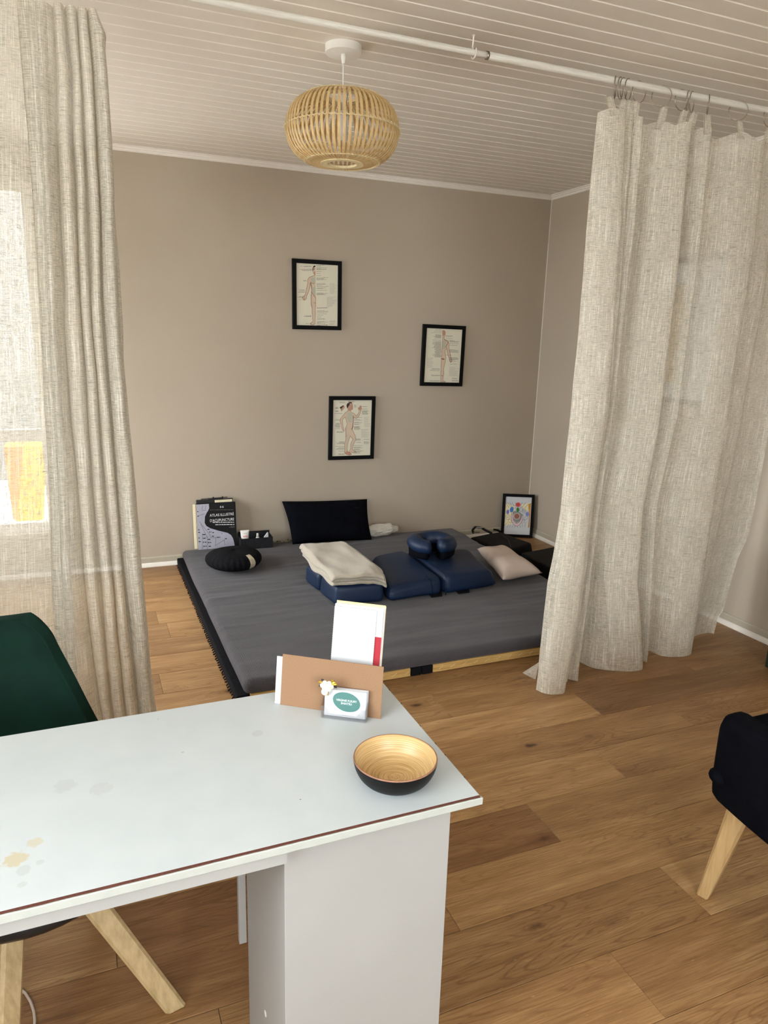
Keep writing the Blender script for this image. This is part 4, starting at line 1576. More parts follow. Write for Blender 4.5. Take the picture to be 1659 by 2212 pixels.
# horseshoe face cushion on black base
FCX, FCY = 1.868, 3.705
fc = thing('face_cushion', 'horseshoe-shaped navy face cushion on a black base on the massage cushion', 'cushion', (FCX, FCY, .234), R(-106))
bm = bmesh.new()
gap = .13
Rm, rm = .092, .047
pts, rad = [], []
for i in range(49):
    f = i / 48
    a = gap + (2 * math.pi - 2 * gap) * f
    e = min(f, 1 - f) * 48
    rr = rm * min(1, math.sqrt(max(.02, 1 - max(0, (2.4 - e) / 2.4) ** 2)))
    pts.append((Rm * math.cos(a) * 1.02, Rm * math.sin(a) * 1.12, .072 + .004 * math.sin(3 * a)))
    rad.append(rr)
tube(bm, pts, rm, 24, rad=rad)
for v in bm.verts:
    v.co.z = .072 + (v.co.z - .072) * .92
    v.co += Vector((1, 1, 1)) * .003 * nz((v.co.x * 22, v.co.y * 22, v.co.z * 22))
obj('horseshoe_pad', bm, M['navy_vinyl'], fc, smooth=True)
bm = bmesh.new()
outer = [(math.cos(a), math.sin(a)) for a in np.linspace(.35, 2 * math.pi - .35, 40)]
rows_ = []
for (z, k1) in ((0.0, .92), (.012, 1.0), (.042, 1.02), (.054, .92)):
    rows_.append([Vector((.128 * k1 * x, .136 * k1 * y, z)) for x, y in outer] + [Vector((.052 / k1 * x, .055 / k1 * y, z)) for x, y in outer[::-1]])
V = grid(bm, rows_, closed_u=True)
bm.faces.new(V[0][::-1])
bm.faces.new(V[-1])
obj('base_pad', bm, M['navy_fabric'], fc, smooth=True)

# folded blanket
bl = bmesh.new()


def blank_disp(k0):
    def f(x, y, k):
        d = .010 * nz((x * 8, y * 5, k0)) + .006 * nz((x * 17, y * 8, k0 + 3)) + .007 * math.exp(-((x - 1.36) / .02) ** 2) * (.5 + nz((0, y * 3, k0)))
        drop = max(0, x - 1.405) * .55
        corner = max(0, (x - 1.30) / .15) * max(0, (3.47 - y) / .13)
        d -= drop + .022 * min(1.4, corner) ** 1.3
        d -= max(0, 1.145 - x) * .9
        return d
    return f


def wav(amp, seed):
    return lambda x, y: (-.05 * max(0, (x - 1.38) / .08) * max(0, (3.46 - y) / .09) + amp * nz((y * 5, seed, 0)) + max(0, 3.5 - y) * .10 * max(0, (x - 1.2) / .25) - .05 * max(0, (y - 3.86) / .12) * max(0, (x - 1.3) / .15), amp * nz((x * 6, seed, 4)) - .035 * max(0, (x - 1.18) / .25) * max(0, (3.55 - y) / .2))


for k0, (a0, a1, b0, b1, zz, rr) in enumerate([(1.135, 1.462, 3.372, 3.93, .233, .0115), (1.137, 1.455, 3.366, 3.965, .252, .0115), (1.128, 1.440, 3.358, 3.985, .270, .0120)]):
    s = soft_slab(a0, a1, b0, b1, zz, rr, 40, 60, blank_disp(10 + k0 * .3), wav(.016, k0), 1.0)
    lay = s.loops.layers.uv.active
    merge(bl, s)
tag(obj('folded_blanket', bl, M['fleece'], None, smooth=True), 'folded oatmeal fleece blanket lying on the navy cushion blocks', 'blanket')


# ------------------------------------------------------------------ pillows
def pillow(name, TL, TR, BR, BL, th, mat, lift=Vector((0, 0, 0)), n=26, seed=0, sag=.0, pinch=.06, wr=.004):
    bm = bmesh.new()
    nrm = (TR - TL).cross(BL - TL).normalized()
    for side in (1, -1):
        P = []
        for i in range(n + 1):
            v = i / n
            row = []
            for j in range(n + 1):
                u = j / n
                # edges curve inwards between the corners
                uu = u + pinch * math.sin(math.pi * v) * (1 - 2 * u) * (1 if u in (0, 1) else 1)
                vv = v + pinch * math.sin(math.pi * u) * (1 - 2 * v)
                p = TL.lerp(TR, uu).lerp(BL.lerp(BR, uu), vv)
                k = (max(0, 1 - (2 * u - 1) ** 4) * max(0, 1 - (2 * v - 1) ** 4)) ** .62
                edge = k
                p = p + nrm * (side * th / 2 * edge)
                p = p + nrm * wr * nz((p.x * 9, p.y * 9, p.z * 9 + seed)) * edge * 2
                row.append(p)
            P.append(row)
        grid(bm, P if side == 1 else [r[::-1] for r in P])
    bmesh.ops.remove_doubles(bm, verts=bm.verts[:], dist=.0004)
    return obj(name, bm, mat, None, smooth=True)


pp = pillow('pillow', atZ(1030, 1190, .165), atZ(1086, 1186, .165), atZ(1172, 1243, .150), atZ(1086, 1258, .135), .105, M['beige_pillow'], seed=5, pinch=.05)
zmin = min(v.co.z for v in pp.data.vertices)
for v in pp.data.vertices:
    v.co.z += FZ - zmin
tag(pp, 'pale pink-beige pillow tucked against the right end of the navy cushions', 'pillow')
bk = pillow('pillow', atY(609, 1083, 4.610), atY(793, 1078, 4.610), atY(803, 1166, 4.51), atY(632, 1176, 4.51), .11, M['navy_fabric'], seed=9, pinch=.018)
tag(bk, 'black rectangular pillow leaning against the taupe wall behind the futon', 'pillow')

# zafu
zf = thing('meditation_cushion', 'round black pleated meditation cushion with beige band on the futon corner', 'cushion', (.780, 4.185, FZ + .002), 0)
bm = bmesh.new()


def zprof(t):
    a = -math.pi / 2 + math.pi * t
    return (.168 * max(0, math.cos(a)) ** .62, .056 + .056 * math.sin(a) * (1 - .0 * t))


NS, NT_ = 120, 26
rows_ = []
for i in range(NT_ + 1):
    r, z = zprof(i / NT_)
    row = []
    for j in range(NS):
        a = 2 * math.pi * j / NS
        pl = abs(math.sin(a * 15)) ** .5
        k = 1 - .035 * (1 - pl) * math.sin(math.pi * i / NT_)
        row.append(Vector((r * k * math.cos(a), r * k * math.sin(a), max(0, z) + .004 * math.sin(a * 2 + 1) * (i / NT_))))
    rows_.append(row)
grid(bm, rows_, closed_u=True)
bmesh.ops.remove_doubles(bm, verts=bm.verts[:], dist=.0003)
obj('cushion_body', bm, M['black_cloth'], zf, smooth=True)
bm = bmesh.new()
rows_ = []
for i in range(20):
    tt = .16 + (.80 - .16) * i / 19
    r, z = zprof(tt)
    rows_.append([Vector(((r + .0035) * math.cos(a), (r + .0035) * math.sin(a), z + .002)) for a in np.linspace(R(-66), R(-53), 8)])
grid(bm, rows_)
obj('label_band', bm, simple('beige_cotton_band', srgb(206, 196, 172), .9, .1, .06, 60), zf, smooth=True)
bm = bmesh.new()
tube(bm, [((zprof(.45 + .2 * k)[0] + .0045) * math.cos(R(-60 + 3 * math.sin(k * 17))), (zprof(.45 + .2 * k)[0] + .0045) * math.sin(R(-60 + 3 * math.sin(k * 17))), zprof(.45 + .2 * k)[1] + .002) for k in np.linspace(0, 1, 14)], .0012, 5)
obj('band_emblem', bm, M['ink_light'], zf)

# ================================================================== BY THE WALL
bk_t = thing('book', 'large black and grey acupuncture atlas standing against the wall behind the meditation cushion', 'book', (.632, 4.606, FZ + .001), R(0))
bw_, bh_, bd_ = .250, .300, .026
bx('cover', 0.0, bw_, -.003, 0, 0, bh_, M['cover_black'], bk_t)
bx('cover', 0.0, bw_, bd_, bd_ + .003, 0, bh_, M['cover_black'], bk_t)
bx('pages', .002, bw_ - .004, 0, bd_, .003, bh_ - .004, M['page_edge'], bk_t)
bx('spine', bw_ - .004, bw_ + .001, -.003, bd_ + .003, 0, bh_, M['cover_black'], bk_t)
cv = bilinear_inv((160, 197), (825, 165), (855, 905), (192, 945), bw_, bh_, 0, 0)
bm = bmesh.new()
GREY = [(162, 200), (372, 190), (378, 262), (360, 300), (335, 335), (305, 400), (300, 500), (330, 550), (400, 590), (540, 632), (690, 668), (750, 705), (785, 760), (805, 830), (818, 905), (192, 943)]
poly(bm, GREY, cv, -.0034, 0)
for pts in ([(250, 300), (330, 290)], [(180, 385), (300, 350)], [(215, 480), (390, 700), (400, 745)], [(235, 520), (345, 745)], [(262, 670), (258, 930)], [(345, 720), (345, 930)], [(490, 745), (480, 870)], [(640, 780), (475, 880)], [(635, 785), (640, 870)], [(580, 660), (600, 690)], [(405, 745), (570, 740)], [(270, 215), (255, 280)], [(325, 215), (310, 270)]):
    stroke(bm, pts, cv, -.0037, .0016, 1)
rnd = random.Random(6)
for (x, y, n) in ((345, 605, 40), (375, 650, 40), (430, 660, 30), (420, 720, 40), (265, 690, 60), (270, 750, 50), (350, 770, 55), (270, 815, 60), (355, 822, 55), (275, 882, 60), (365, 885, 50), (190, 610, 25), (190, 655, 30), (195, 745, 20), (195, 805, 40), (510, 740, 55), (645, 765, 35), (175, 315, 20), (180, 390, 20)):
    text_rows(bm, rnd, cv, -.0037, x, x + n, [y], 1, 'L', 14, .1)
text_rows(bm, rnd, cv, -.0036, 390, 800, [290], 2, 'L', 7, .02)
text_rows(bm, rnd, cv, -.0036, 430, 805, [494], 3, 'R', 11, .02)
text_rows(bm, rnd, cv, -.0036, 478, 808, [532], 3, 'R', 11, .02)
text_rows(bm, rnd, cv, -.0036, 745, 812, [560], 2, 'R', 8, .02)
text_rows(bm, rnd, cv, -.0036, 715, 812, [578], 2, 'R', 8, .02)
for (x, y) in ((575, 242), (612, 242)):
    stroke(bm, [(x - 10, y - 8), (x + 8, y - 10)], cv, -.0036, .0022, 3)
    stroke(bm, [(x, y - 16), (x - 2, y + 12)], cv, -.0036, .0026, 3)
    stroke(bm, [(x - 12, y + 8), (x + 12, y + 6)], cv, -.0036, .0026, 3)
for s, (x, y) in (('ATLAS ILLUSTRÉ', (803, 378)), ("D'ACUPUNCTURE", (808, 464))):
    px_, pz_ = cv(x, y)
    tb = text_bm(s, .0235, 'RIGHT', .86)
    xs = [v.co.x for v in tb.verts]
    want = .156
    kx = want / (max(xs) - min(xs))
    for v in tb.verts:
        v.co.x *= kx
        v.co.z *= 1.05
    merge(bm, tb, 3, (px_, -.0038, pz_))
obj_keep('cover_print', bm, [M['cover_grey'], M['ink_black'], M['ink_grey'], M['white_text']], bk_t)
for ch in bk_t.children:
    ch.rotation_euler = (R(-5), 0, 0)
# clipboard and notepad behind the book
cb = thing('clipboard', 'black clipboard with pens clipped on, standing behind the acupuncture atlas', 'clipboard', (.640, 4.650, FZ + .001), R(0))
bx('board', 0, .235, 0, .004, 0, .318, M['black_plastic'], cb)
bx('clip', .075, .175, -.008, .010, .312, .322, M['black_plastic'], cb, r=.002)
bm = bmesh.new()
tube(bm, [(.03, -.004, .322), (.20, -.004, .326)], .003, 8)
obj('pen', bm, simple('dark_bronze_pen', srgb(70, 62, 52), .4, .5), cb)
for x in (.105, .165):
    bm = bmesh.new()
    tube(bm, [(x, -.004, .324), (x + .006, -.004, .332)], .0045, 8)
    obj('clip_button', bm, M['black_plastic'], cb)
for ch in cb.children:
    ch.rotation_euler = (R(-5), 0, 0)
tag(bx('notepad', 0, .112, 0, .008, 0, .312, M['page_edge'], None, loc=(.757, 4.640, FZ + .001), rot=(R(-5), 0, 0)), 'cream paper pad standing between the atlas and the clipboard', 'notepad')
tag(bx('notebook', 0, .11, 0, .008, 0, .292, M['page_edge'], None, loc=(.614, 4.640, FZ + .001), rot=(R(-5), 0, 0)), 'cream notebook edge showing at the left of the acupuncture atlas', 'notebook')

# black card box with tube and bottles
ob = thing('storage_box', 'open black card storage box with cosmetics, standing by the wall beside the atlas', 'box', (.893, 4.530, FZ + .001), R(-2))
BWd, BD, BH = .212, .115, .072
bx('front_panel', 0, BWd, 0, .003, 0, BH, M['black_card'], ob)
bx('back_panel', 0, BWd, BD - .003, BD, 0, BH + .018, M['black_card'], ob)
bx('side_panel', 0, .003, .003, BD - .003, 0, BH, M['black_card'], ob)
bx('side_panel', BWd - .003, BWd, .003, BD - .003, 0, BH, M['black_card'], ob)
bx('base_panel', .003, BWd - .003, .003, BD - .003, 0, .003, M['black_card'], ob)
tb = thing('cosmetic_tube', 'white cream tube standing upside down in the black storage box', 'tube', (.930, 4.575, FZ + .002), R(-3))
bm = bmesh.new()
rows_ = []
for i in range(15):
    f = i / 14
    z = .022 + f * .096
    ry = .021 * (1 - f) ** .7 + .0012
    rx = .021 + .0085 * f
    rows_.append([Vector((rx * math.cos(a), ry * math.sin(a), z)) for a in np.linspace(0, 2 * math.pi, 28, endpoint=False)])
V = grid(bm, rows_, closed_u=True)
bm.faces.new(V[0][::-1])
bm.faces.new(V[-1])
tbody = obj('tube_body', bm, M['white_plastic'], tb, smooth=True)
bm = bmesh.new()
lathe(bm, [(0, 0), (.0205, 0), (.0205, .021), (0, .021)], 24)
obj('cap', bm, M['white_plastic'], tb)
bm = bmesh.new()
for (z, w, mi) in ((.098, .022, 0), (.081, .030, 1), (.076, .026, 1), (.066, .016, 0), (.060, .030, 1)):
    yy = -(.021 * (1 - (z - .022) / .096) ** .7 + .0022)
    vs = [bm.verts.new(p) for p in ((-w / 2, yy, z - .0012), (w / 2, yy, z - .0012), (w / 2, yy + .0006, z + .0012), (-w / 2, yy + .0006, z + .0012))]
    bm.faces.new(vs).material_index = mi
obj_keep('tube_print', bm, [M['ink_light'], M['p_red']], tb)
bt = thing('small_bottle', 'tiny white dropper bottle standing in the black storage box, next to the tube', 'bottle', (1.018, 4.59, FZ + .002))
bm = bmesh.new()
lathe(bm, [(0, 0), (.013, 0), (.013, .055), (.009, .062), (0, .062)], 20)
obj('bottle_body', bm, M['white_plastic'], bt, smooth=True)
bm = bmesh.new()
lathe(bm, [(0, .062), (.0088, .062), (.0075, .083), (.006, .086), (0, .086)], 20)
obj('bottle_cap', bm, M['white_plastic'], bt, smooth=True)
sp = thing('paper_sachet', 'white folded paper sachet poking out at right of the black storage box', 'sachet', (1.060, 4.58, FZ + .002))
bm = bmesh.new()
prism(bm, [(0, 0), (.03, 0), (.028, .085), (.024, .088), (.0, .058)], 0, .012)
obj('folded_sachet', bm, M['paper'], sp)

# leafy sprigs between wall and futon
for nm, lab, pxs in (('leaf_garland', 'strand of small green leaves on the floor between box and black pillow', [(588, 1174), (600, 1170), (612, 1175), (626, 1171), (634, 1176)]), ('leaf_garland', 'tuft of green leaves peeking out below the middle of the black pillow', [(690, 1174), (700, 1171), (709, 1174)])):
    g = thing(nm, lab, 'foliage', (0, 0, 0))
    rnd = random.Random(8)
    P = [atY(x, y, 4.64) for x, y in pxs]
    bm = bmesh.new()
    tube(bm, [Vector((p.x, 4.652, max(.10, p.z - .012))) for p in P], .0018, 6)
    obj('stem', bm, M['leaf'], g)
    bm = bmesh.new()
    a = .019
    vs = [bm.verts.new(p) for p in ((0, 0, 0), (a * .5, -.006, .003), (a, 0, 0), (a * .5, .006, .003), (a * .5, 0, .0045))]
    for f in ((0, 1, 4), (1, 2, 4), (2, 3, 4), (3, 0, 4)):
        bm.faces.new([vs[i] for i in f])
    lm = bpy.data.meshes.new('leaf')
    bm.to_mesh(lm)
    bm.free()
    lm.materials.append(M['leaf'])
    for i in range(30 if len(pxs) > 3 else 14):
        f = rnd.random() * (len(P) - 1)
        p = P[int(f)].lerp(P[min(int(f) + 1, len(P) - 1)], f % 1)
        o = bpy.data.objects.new('leaf', lm)
        o.location = (p.x + rnd.uniform(-.006, .006), 4.652 + rnd.uniform(-.02, .015), max(.105, p.z - .010 + rnd.uniform(-.004, .010)))
        o.rotation_euler = (rnd.uniform(-1, 1), rnd.uniform(-1, .6), rnd.uniform(0, 6.3))
        C.objects.link(o)
        o.parent = g

# crumpled plastic bag behind the pillow
bm = bmesh.new()
bmesh.ops.create_icosphere(bm, subdivisions=5, radius=1)
for v in bm.verts:
    p = v.co.copy()
    k = 1 + .22 * nz((p.x * 2.2, p.y * 2.2, p.z * 2.2)) + .14 * abs(nz((p.x * 5, p.y * 5, p.z * 5 + 4))) + .05 * nz((p.x * 11, p.y * 11, p.z * 11))
    v.co = Vector((p.x * .125 * k, p.y * .038 * k, p.z * .042 * k))
cbag = tag(obj('plastic_bag', bm, M['plastic_bag'], None, loc=(1.900, 4.590, .152)), 'crumpled white plastic bag on the floor between black pillow and wall', 'bag')

# flat black carrying bag
bg_ = thing('carry_bag', 'flat black nylon carrying bag lying on the floor in the room corner', 'bag', (0, 0, 0))
bm = hexa([(2.60, 4.06, .002), (2.925, 4.185, .002), (2.87, 4.545, .002), (2.565, 4.50, .002)], [(2.61, 4.07, .082), (2.905, 4.185, .080), (2.855, 4.52, .086), (2.575, 4.49, .07)], .018)
obj('bag_body', puff(bm, .006, 8, 4, 2), M['black_nylon'], bg_, smooth=True)
bm = bmesh.new()
tube(bm, [(2.70, 4.13, .083), (2.78, 4.30, .088), (2.80, 4.46, .088)], .0016, 6)
obj('zip', bm, M['black_plastic'], bg_)
bm = bmesh.new()
P = [atZ(x, y, z) for x, y, z in ((1022, 1152, .03), (1021, 1145, .07), (1026, 1139, .10), (1040, 1140, .10), (1050, 1146, .085), (1062, 1152, .08))]
tube(bm, P, .009, 8)
tube(bm, [atZ(x, y, z) for x, y, z in ((1066, 1144, .06), (1074, 1145, .06), (1083, 1150, .03))], .008, 8)
tube(bm, [(2.90, 4.17, .012), (2.96, 4.12, .01), (3.02, 4.03, .008)], .009, 8)
obj('strap', bm, M['black_nylon'], bg_, smooth=True)
bm = rbox(-.026, .026, -.004, .004, -.012, .012, .003)
p = atZ(1036, 1140, .108)
obj('buckle', bm, simple('grey_buckle_plastic', srgb(150, 148, 140), .4, .5), bg_, loc=(p.x, p.y, p.z), rot=(R(60), 0, R(-10)))
bm = rbox(-.022, .022, -.003, .003, -.016, .016, .003)
p = atZ(1028, 1149, .075)
obj('strap_slider', bm, simple('olive_webbing', srgb(86, 84, 62), .8, .2), bg_, loc=(p.x, p.y - .01, p.z), rot=(R(75), 0, R(-15)))

# folded black mat behind the right curtain
bm = hexa([(2.66, 3.50, .002), (3.02, 3.50, .002), (3.00, 4.02, .002), (2.66, 3.955, .002)], [(2.665, 3.505, .10), (3.015, 3.505, .10), (2.995, 4.01, .10), (2.665, 3.945, .10)], .008, 2)
tag(obj('folded_mat', bm, M['black_nylon']), 'folded black mat on the floor between the pale pillow and right curtain', 'mat')

# dark green cabinet at the right frame edge
gc = thing('cabinet', 'dark green box cabinet cut by the right frame edge, on the floor', 'cabinet', (2.948, 2.02, 0))
bx('cabinet_body', 0, .235, 0, .228, .0, .55, M['dark_green'], gc, r=.004)
bx('door', .01, .225, -.016, -.001, .02, .53, M['dark_green'], gc, r=.003)

# ================================================================== DESK
DZ = .74
DX1, DY0, DY1 = .583, .930, 1.404
DX0 = -1.0
dk = thing('desk', 'white laminate desk with chipped brown edge line, bowl and cards on top', 'desk', (0, 0, 0))
top = bmesh.new()
box(top, DX0, DX1, DY0 + .003, DY1, DZ - .018, DZ)
bmesh.ops.bevel(top, geom=[e for e in top.edges if all(abs(v.co.x - DX1) < 1e-6 for v in e.verts) and abs(e.verts[0].co.z - e.verts[1].co.z) < 1e-6], offset=.0012, segments=1, affect='EDGES')
obj('tabletop', top, M['desk'], dk)
# chipped brown line where the edging has come away
bm = bmesh.new()
rnd = random.Random(5)
xs = np.linspace(DX0, DX1 - .001, 220)
P = []
for x in xs:
    dz = .0004 * nz((x * 30, 0, 0))
    P.append([Vector((x, DY0 + .0031, DZ - .0002)), Vector((x, DY0 - .0006, DZ - .0012 + dz)), Vector((x, DY0 - .0006, DZ - .0029 + dz)), Vector((x, DY0 + .003, DZ - .006))])
grid(bm, P)
obj('edge_gap', bm, M['brown_gap'], dk)
bm = bmesh.new()
x1 = DX1 + .003
P = []
for x in np.linspace(DX0, x1, 240):
    e = .0005 * nz((x * 25, 3, 0)) + .0004 * max(0, nz((x * 70, 5, 0)))
    b = .0005 * nz((x * 40, 9, 0))
    P.append([Vector((x, DY0 + .0025, DZ - .0027 + e)), Vector((x, DY0 - .0022, DZ - .0023 + e)), Vector((x, DY0 - .003, DZ - .0034 + e)), Vector((x, DY0 - .003, DZ - .0150 + b)), Vector((x, DY0 - .002, DZ - .0160 + b)), Vector((x, DY0 + .0025, DZ - .0158))])
V = grid(bm, P, closed_u=True)
bm.faces.new(V[-1])
bm.faces.new(V[0][::-1])
obj('front_edging', bm, M['edge_band'], dk)
# small chips on the right-hand top edge
bm = bmesh.new()
for y in (.985, 1.06, 1.10, 1.17, 1.265, 1.33):
    box(bm, DX1 - .0008, DX1 + .0004, y, y + rnd.uniform(.002, .005), DZ - .003, DZ + .0003)
s = obj('edge_chip', bm, M['brown_gap'], dk)
# rail under the top
bx('front_rail', DX0, .246, DY0 + .005, DY0 + .025, DZ - .0405, DZ - .0182, M['desk_side'], dk)
LX0, LX1, LY0, LY1 = .2475, .5425, .958, 1.272
leg = bx('pedestal_front', LX0, LX1, LY0, LY0 + .018, 0, DZ - .0185, M['desk_side'], dk, r=.0008)
bx('pedestal_side', LX0 + .0015, LX0 + .0175, LY0 + .0185, LY1, 0, DZ - .0185, M['desk_side'], dk, r=.0006)
bx('pedestal_side', LX1 - .0175, LX1 - .0015, LY0 + .0185, LY1, 0, DZ - .0185, M['desk_side'], dk, r=.0006)
bx('pedestal_back', LX0 + .018, LX1 - .018, LY1 - .018, LY1 - .002, 0, DZ - .0185, M['desk_side'], dk)
bx('back_strip', LX0 - .016, LX0 - .001, LY1 + .002, LY1 + .016, .24, DZ - .0185, M['desk_side'], dk)
p = atX(572, 2190, LX0)
bm = bmesh.new()
lathe(bm, [(0, 0), (.006, 0), (.006, .0012), (0, .0012)], 20)
o = obj('dowel_cap', bm, M['white_plastic'], dk, loc=(LX0 + .0015, p.y, p.z), rot=(0, R(-90), 0))

# ------------------------------------------------------------------ bowl
bw = thing('bowl', 'bamboo bowl, black lacquer outside and golden spun rings inside, on desk corner', 'bowl', (.463, 1.022, DZ))
bw.scale = (.955, .955, .82)
out_ = [(0, 0), (.040, 0), (.046, .0015), (.058, .009), (.0675, .021), (.0735, .035), (.0762, .047), (.0770, .0545)]
rim = [(.0770, .0545), (.0766, .0565), (.0756, .0572), (.0744, .0565)]
inn = [(.0744, .0565), (.0728, .045), (.0690, .032), (.0620, .020), (.0520, .0115), (.0380, .0075), (.02, .0062), (0, .006)]


def smooth_prof(p, n=6):
    out = []
    for i in range(len(p) - 1):
        p0, p1, p2, p3 = p[max(i - 1, 0)], p[i], p[i + 1], p[min(i + 2, len(p) - 1)]
        for k in range(n):
            f = k / n
            out.append(tuple(.5 * ((2 * p1[c]) + (-p0[c] + p2[c]) * f + (2 * p0[c] - 5 * p1[c] + 4 * p2[c] - p3[c]) * f * f + (-p0[c] + 3 * p1[c] - 3 * p2[c] + p3[c]) * f ** 3) for c in (0, 1)))
    out.append(p[-1])
    return [(max(0, a), max(0, b)) for a, b in out]


bm = bmesh.new()
lathe(bm, smooth_prof(out_), 96)
obj('outer_shell', bm, M['bowl_black'], bw, smooth=True)
bm = bmesh.new()
lathe(bm, rim, 96)
obj('rim', bm, simple('worn_bamboo_rim', srgb(150, 108, 84), .5, .3, .2, 90), bw, smooth=True)
bm = bmesh.new()
lathe(bm, smooth_prof(inn), 96)
obj('inner_shell', bm, M['spun'], bw, smooth=True)


# ------------------------------------------------------------------ cards and papers
def standing(o, base, ang, lean, roll=0):
    a = R(ang)
    x = Vector((math.cos(a), math.sin(a), 0))
    n = Vector((-math.sin(a), math.cos(a), 0))
    u = Vector((0, 0, 1)) * math.cos(R(lean)) + n * math.sin(R(lean))
    nn = u.cross(x) * -1
    c, s = math.cos(R(roll)), math.sin(R(roll))
    x2, u2 = c * x + s * u, -s * x + c * u
    yv = u2.cross(x2)
    mm = Matrix((x2, yv, u2)).transposed().to_4x4()
    mm.translation = Vector(base)
    o.matrix_world = mm
    return o


def sheet(name, w, h, th, mat, label, cat, base, ang, lean, roll=0, group=None):
    bm = bmesh.new()
    box(bm, 0, w, 0, th, 0, h)
    o = obj(name, bm, mat)
    tag(o, label, cat, group)
    return standing(o, base, ang, lean, roll)


KA = -35.5
kb = (.3412, 1.3470, DZ + .0004)
ke = sheet('kraft_envelope', .216, .1085, .0016, M['kraft'], 'brown kraft envelope standing upright behind the business card holder', 'envelope', kb, KA, 9, 0)
sheet('white_envelope', .212, .101, .0016, M['paper'], 'white envelope standing behind the kraft envelope, edge showing at its left', 'envelope', (kb[0] - .0090, kb[1] + .0105, kb[2]), KA, 9, 0)

# leaflets
LA = -32.9
lb = (.4370, 1.3210, DZ + .0004)
nv = Vector((-math.sin(R(LA)), math.cos(R(LA)), 0))
xv = Vector((math.cos(R(LA)), math.sin(R(LA)), 0))
lf = bpy.data.objects.new('leaflet', None)
C.objects.link(lf)
tag(lf, 'white deckle-edged sheet at the front of the leaflet stack', 'leaflet')
bm = bmesh.new()
w_, h_, nsc = .0895, .2085, 54
prof = []
hs = np.linspace(0, h_, nsc * 2 + 1)
right = [(w_ + (.0007 if i % 2 else -.0006), z) for i, z in enumerate(hs)]
topp = [(x, h_ + (.0007 if i % 2 else -.0006)) for i, x in enumerate(np.linspace(w_, 0, 47))][1:-1]
left = [((-.0007 if i % 2 else .0006), z) for i, z in enumerate(hs)][::-1]
prism(bm, right + topp + left, 0, .0012)
obj('deckle_sheet', bm, M['paper'], lf)
standing(lf, lb, LA, 9.3, -1.3)
sh2 = bpy.data.objects.new('leaflet', None)
C.objects.link(sh2)
tag(sh2, 'white leaflet with red lower band, just behind the deckle-edged sheet', 'leaflet')
bx('leaflet_sheet', 0, .103, 0, .0012, 0, .2125, M['paper'], sh2)
bx('red_band', .0885, .1032, -.0003, .0, .0, .152, M['red_print'], sh2)
bx('grey_rule', .0925, .0932, -.0003, 0, .160, .205, M['ink_light'], sh2)
q = Vector(lb) + nv * .0035 + xv * .0000
standing(sh2, q, LA, 9.3, -1.3)
for i, (dx, dn, w, h, mt, lab) in enumerate(((.001, .007, .105, .2125, 'paper', 'white leaflet in the middle of the leaflet stack behind the red-banded one'), (.003, .0095, .104, .2155, 'cream_paper', 'cream leaflet near the back of the leaflet stack'), (.001, .012, .1045, .2165, 'cream_paper', 'rearmost cream leaflet of the leaflet stack'))):
    sheet('leaflet', w, h, .0012, M[mt], lab, 'leaflet', Vector(lb) + nv * dn + xv * dx, LA, 9.3, -1.3)

# business card holder
HA = -33.0
hb = Vector((.4040, 1.2680, DZ + .0002))
hd = thing('card_holder', 'clear acrylic business card holder standing in front of the kraft envelope', 'card holder', hb, R(HA))


def rr_prof(w, d, r, n=5, inset=0):
    pts = []
    for cx, cy, a0 in ((w - r, d - r, 0), (r, d - r, 90), (r, r, 180), (w - r, r, 270)):
        for i in range(n + 1):
            a = R(a0 + 90 * i / n)
            pts.append((cx + (r - inset) * math.cos(a), cy + (r - inset) * math.sin(a)))
    return pts


Wd, Dd = .0960, .030


def front_h(x):
    """height of the front wall, dipped in the middle"""
    e = min(x, Wd - x)
    return .0115 + .0155 * (1 - 1 / (1 + math.exp(-(e - .016) / .0016)))


bm = bmesh.new()
o1, i1 = rr_prof(Wd, Dd, .006, 8), rr_prof(Wd, Dd, .006, 8, .0018)
# densify the long front and back runs


def dens(P):
    out = []
    for a, b in zip(P, P[1:] + P[:1]):
        n = max(1, int(math.hypot(b[0] - a[0], b[1] - a[1]) / .003))
        for k in range(n):
            out.append((a[0] + (b[0] - a[0]) * k / n, a[1] + (b[1] - a[1]) * k / n))
    return out


O1 = dens(o1)
I1 = []
for (x, y) in O1:
    cx, cy = min(max(x, .006), Wd - .006), min(max(y, .006), Dd - .006)
    d = math.hypot(x - cx, y - cy)
    k = (d - .0018) / d
    I1.append((cx + (x - cx) * k, cy + (y - cy) * k))


def wall_h(x, y):
    if y < .008:
        return front_h(x)
    f = min(1, (y - .008) / (Dd - .010))
    return .028 + .010 * f


rows_ = [[Vector((x, y, 0)) for x, y in O1], [Vector((x, y, wall_h(x, y))) for x, y in O1], [Vector((x, y, wall_h(x, y))) for x, y in I1], [Vector((x, y, .0025)) for x, y in I1]]
V = grid(bm, rows_, closed_u=True)
bm.faces.new(V[0][::-1])
bm.faces.new(V[-1])
obj('holder_tray', bm, M['acrylic'], hd)
cdz = .0030
for i in range(8):
    bm = bmesh.new()
    box(bm, 0, .0850, 0, .0009, 0, .0550)
    dx = .0058 + (.0012 if i % 3 == 1 else 0) + (.0016 if i > 4 else 0)
    c_ = tag(obj('business_card', bm, M['paper']), 'front business card with teal oval logo in the acrylic holder' if i == 0 else 'plain white business card stacked behind the front card in the acrylic holder', 'business card', None if i == 0 else 'spare business cards in the holder')
    rotm = Matrix.Rotation(R(HA), 3, 'Z')
    base = hb + rotm @ Vector((dx, .0085 + i * .00165, cdz))
    standing(c_, base, HA, 6.5, 0)
    if i == 0:
        card0 = c_
bm = bmesh.new()
OV = []
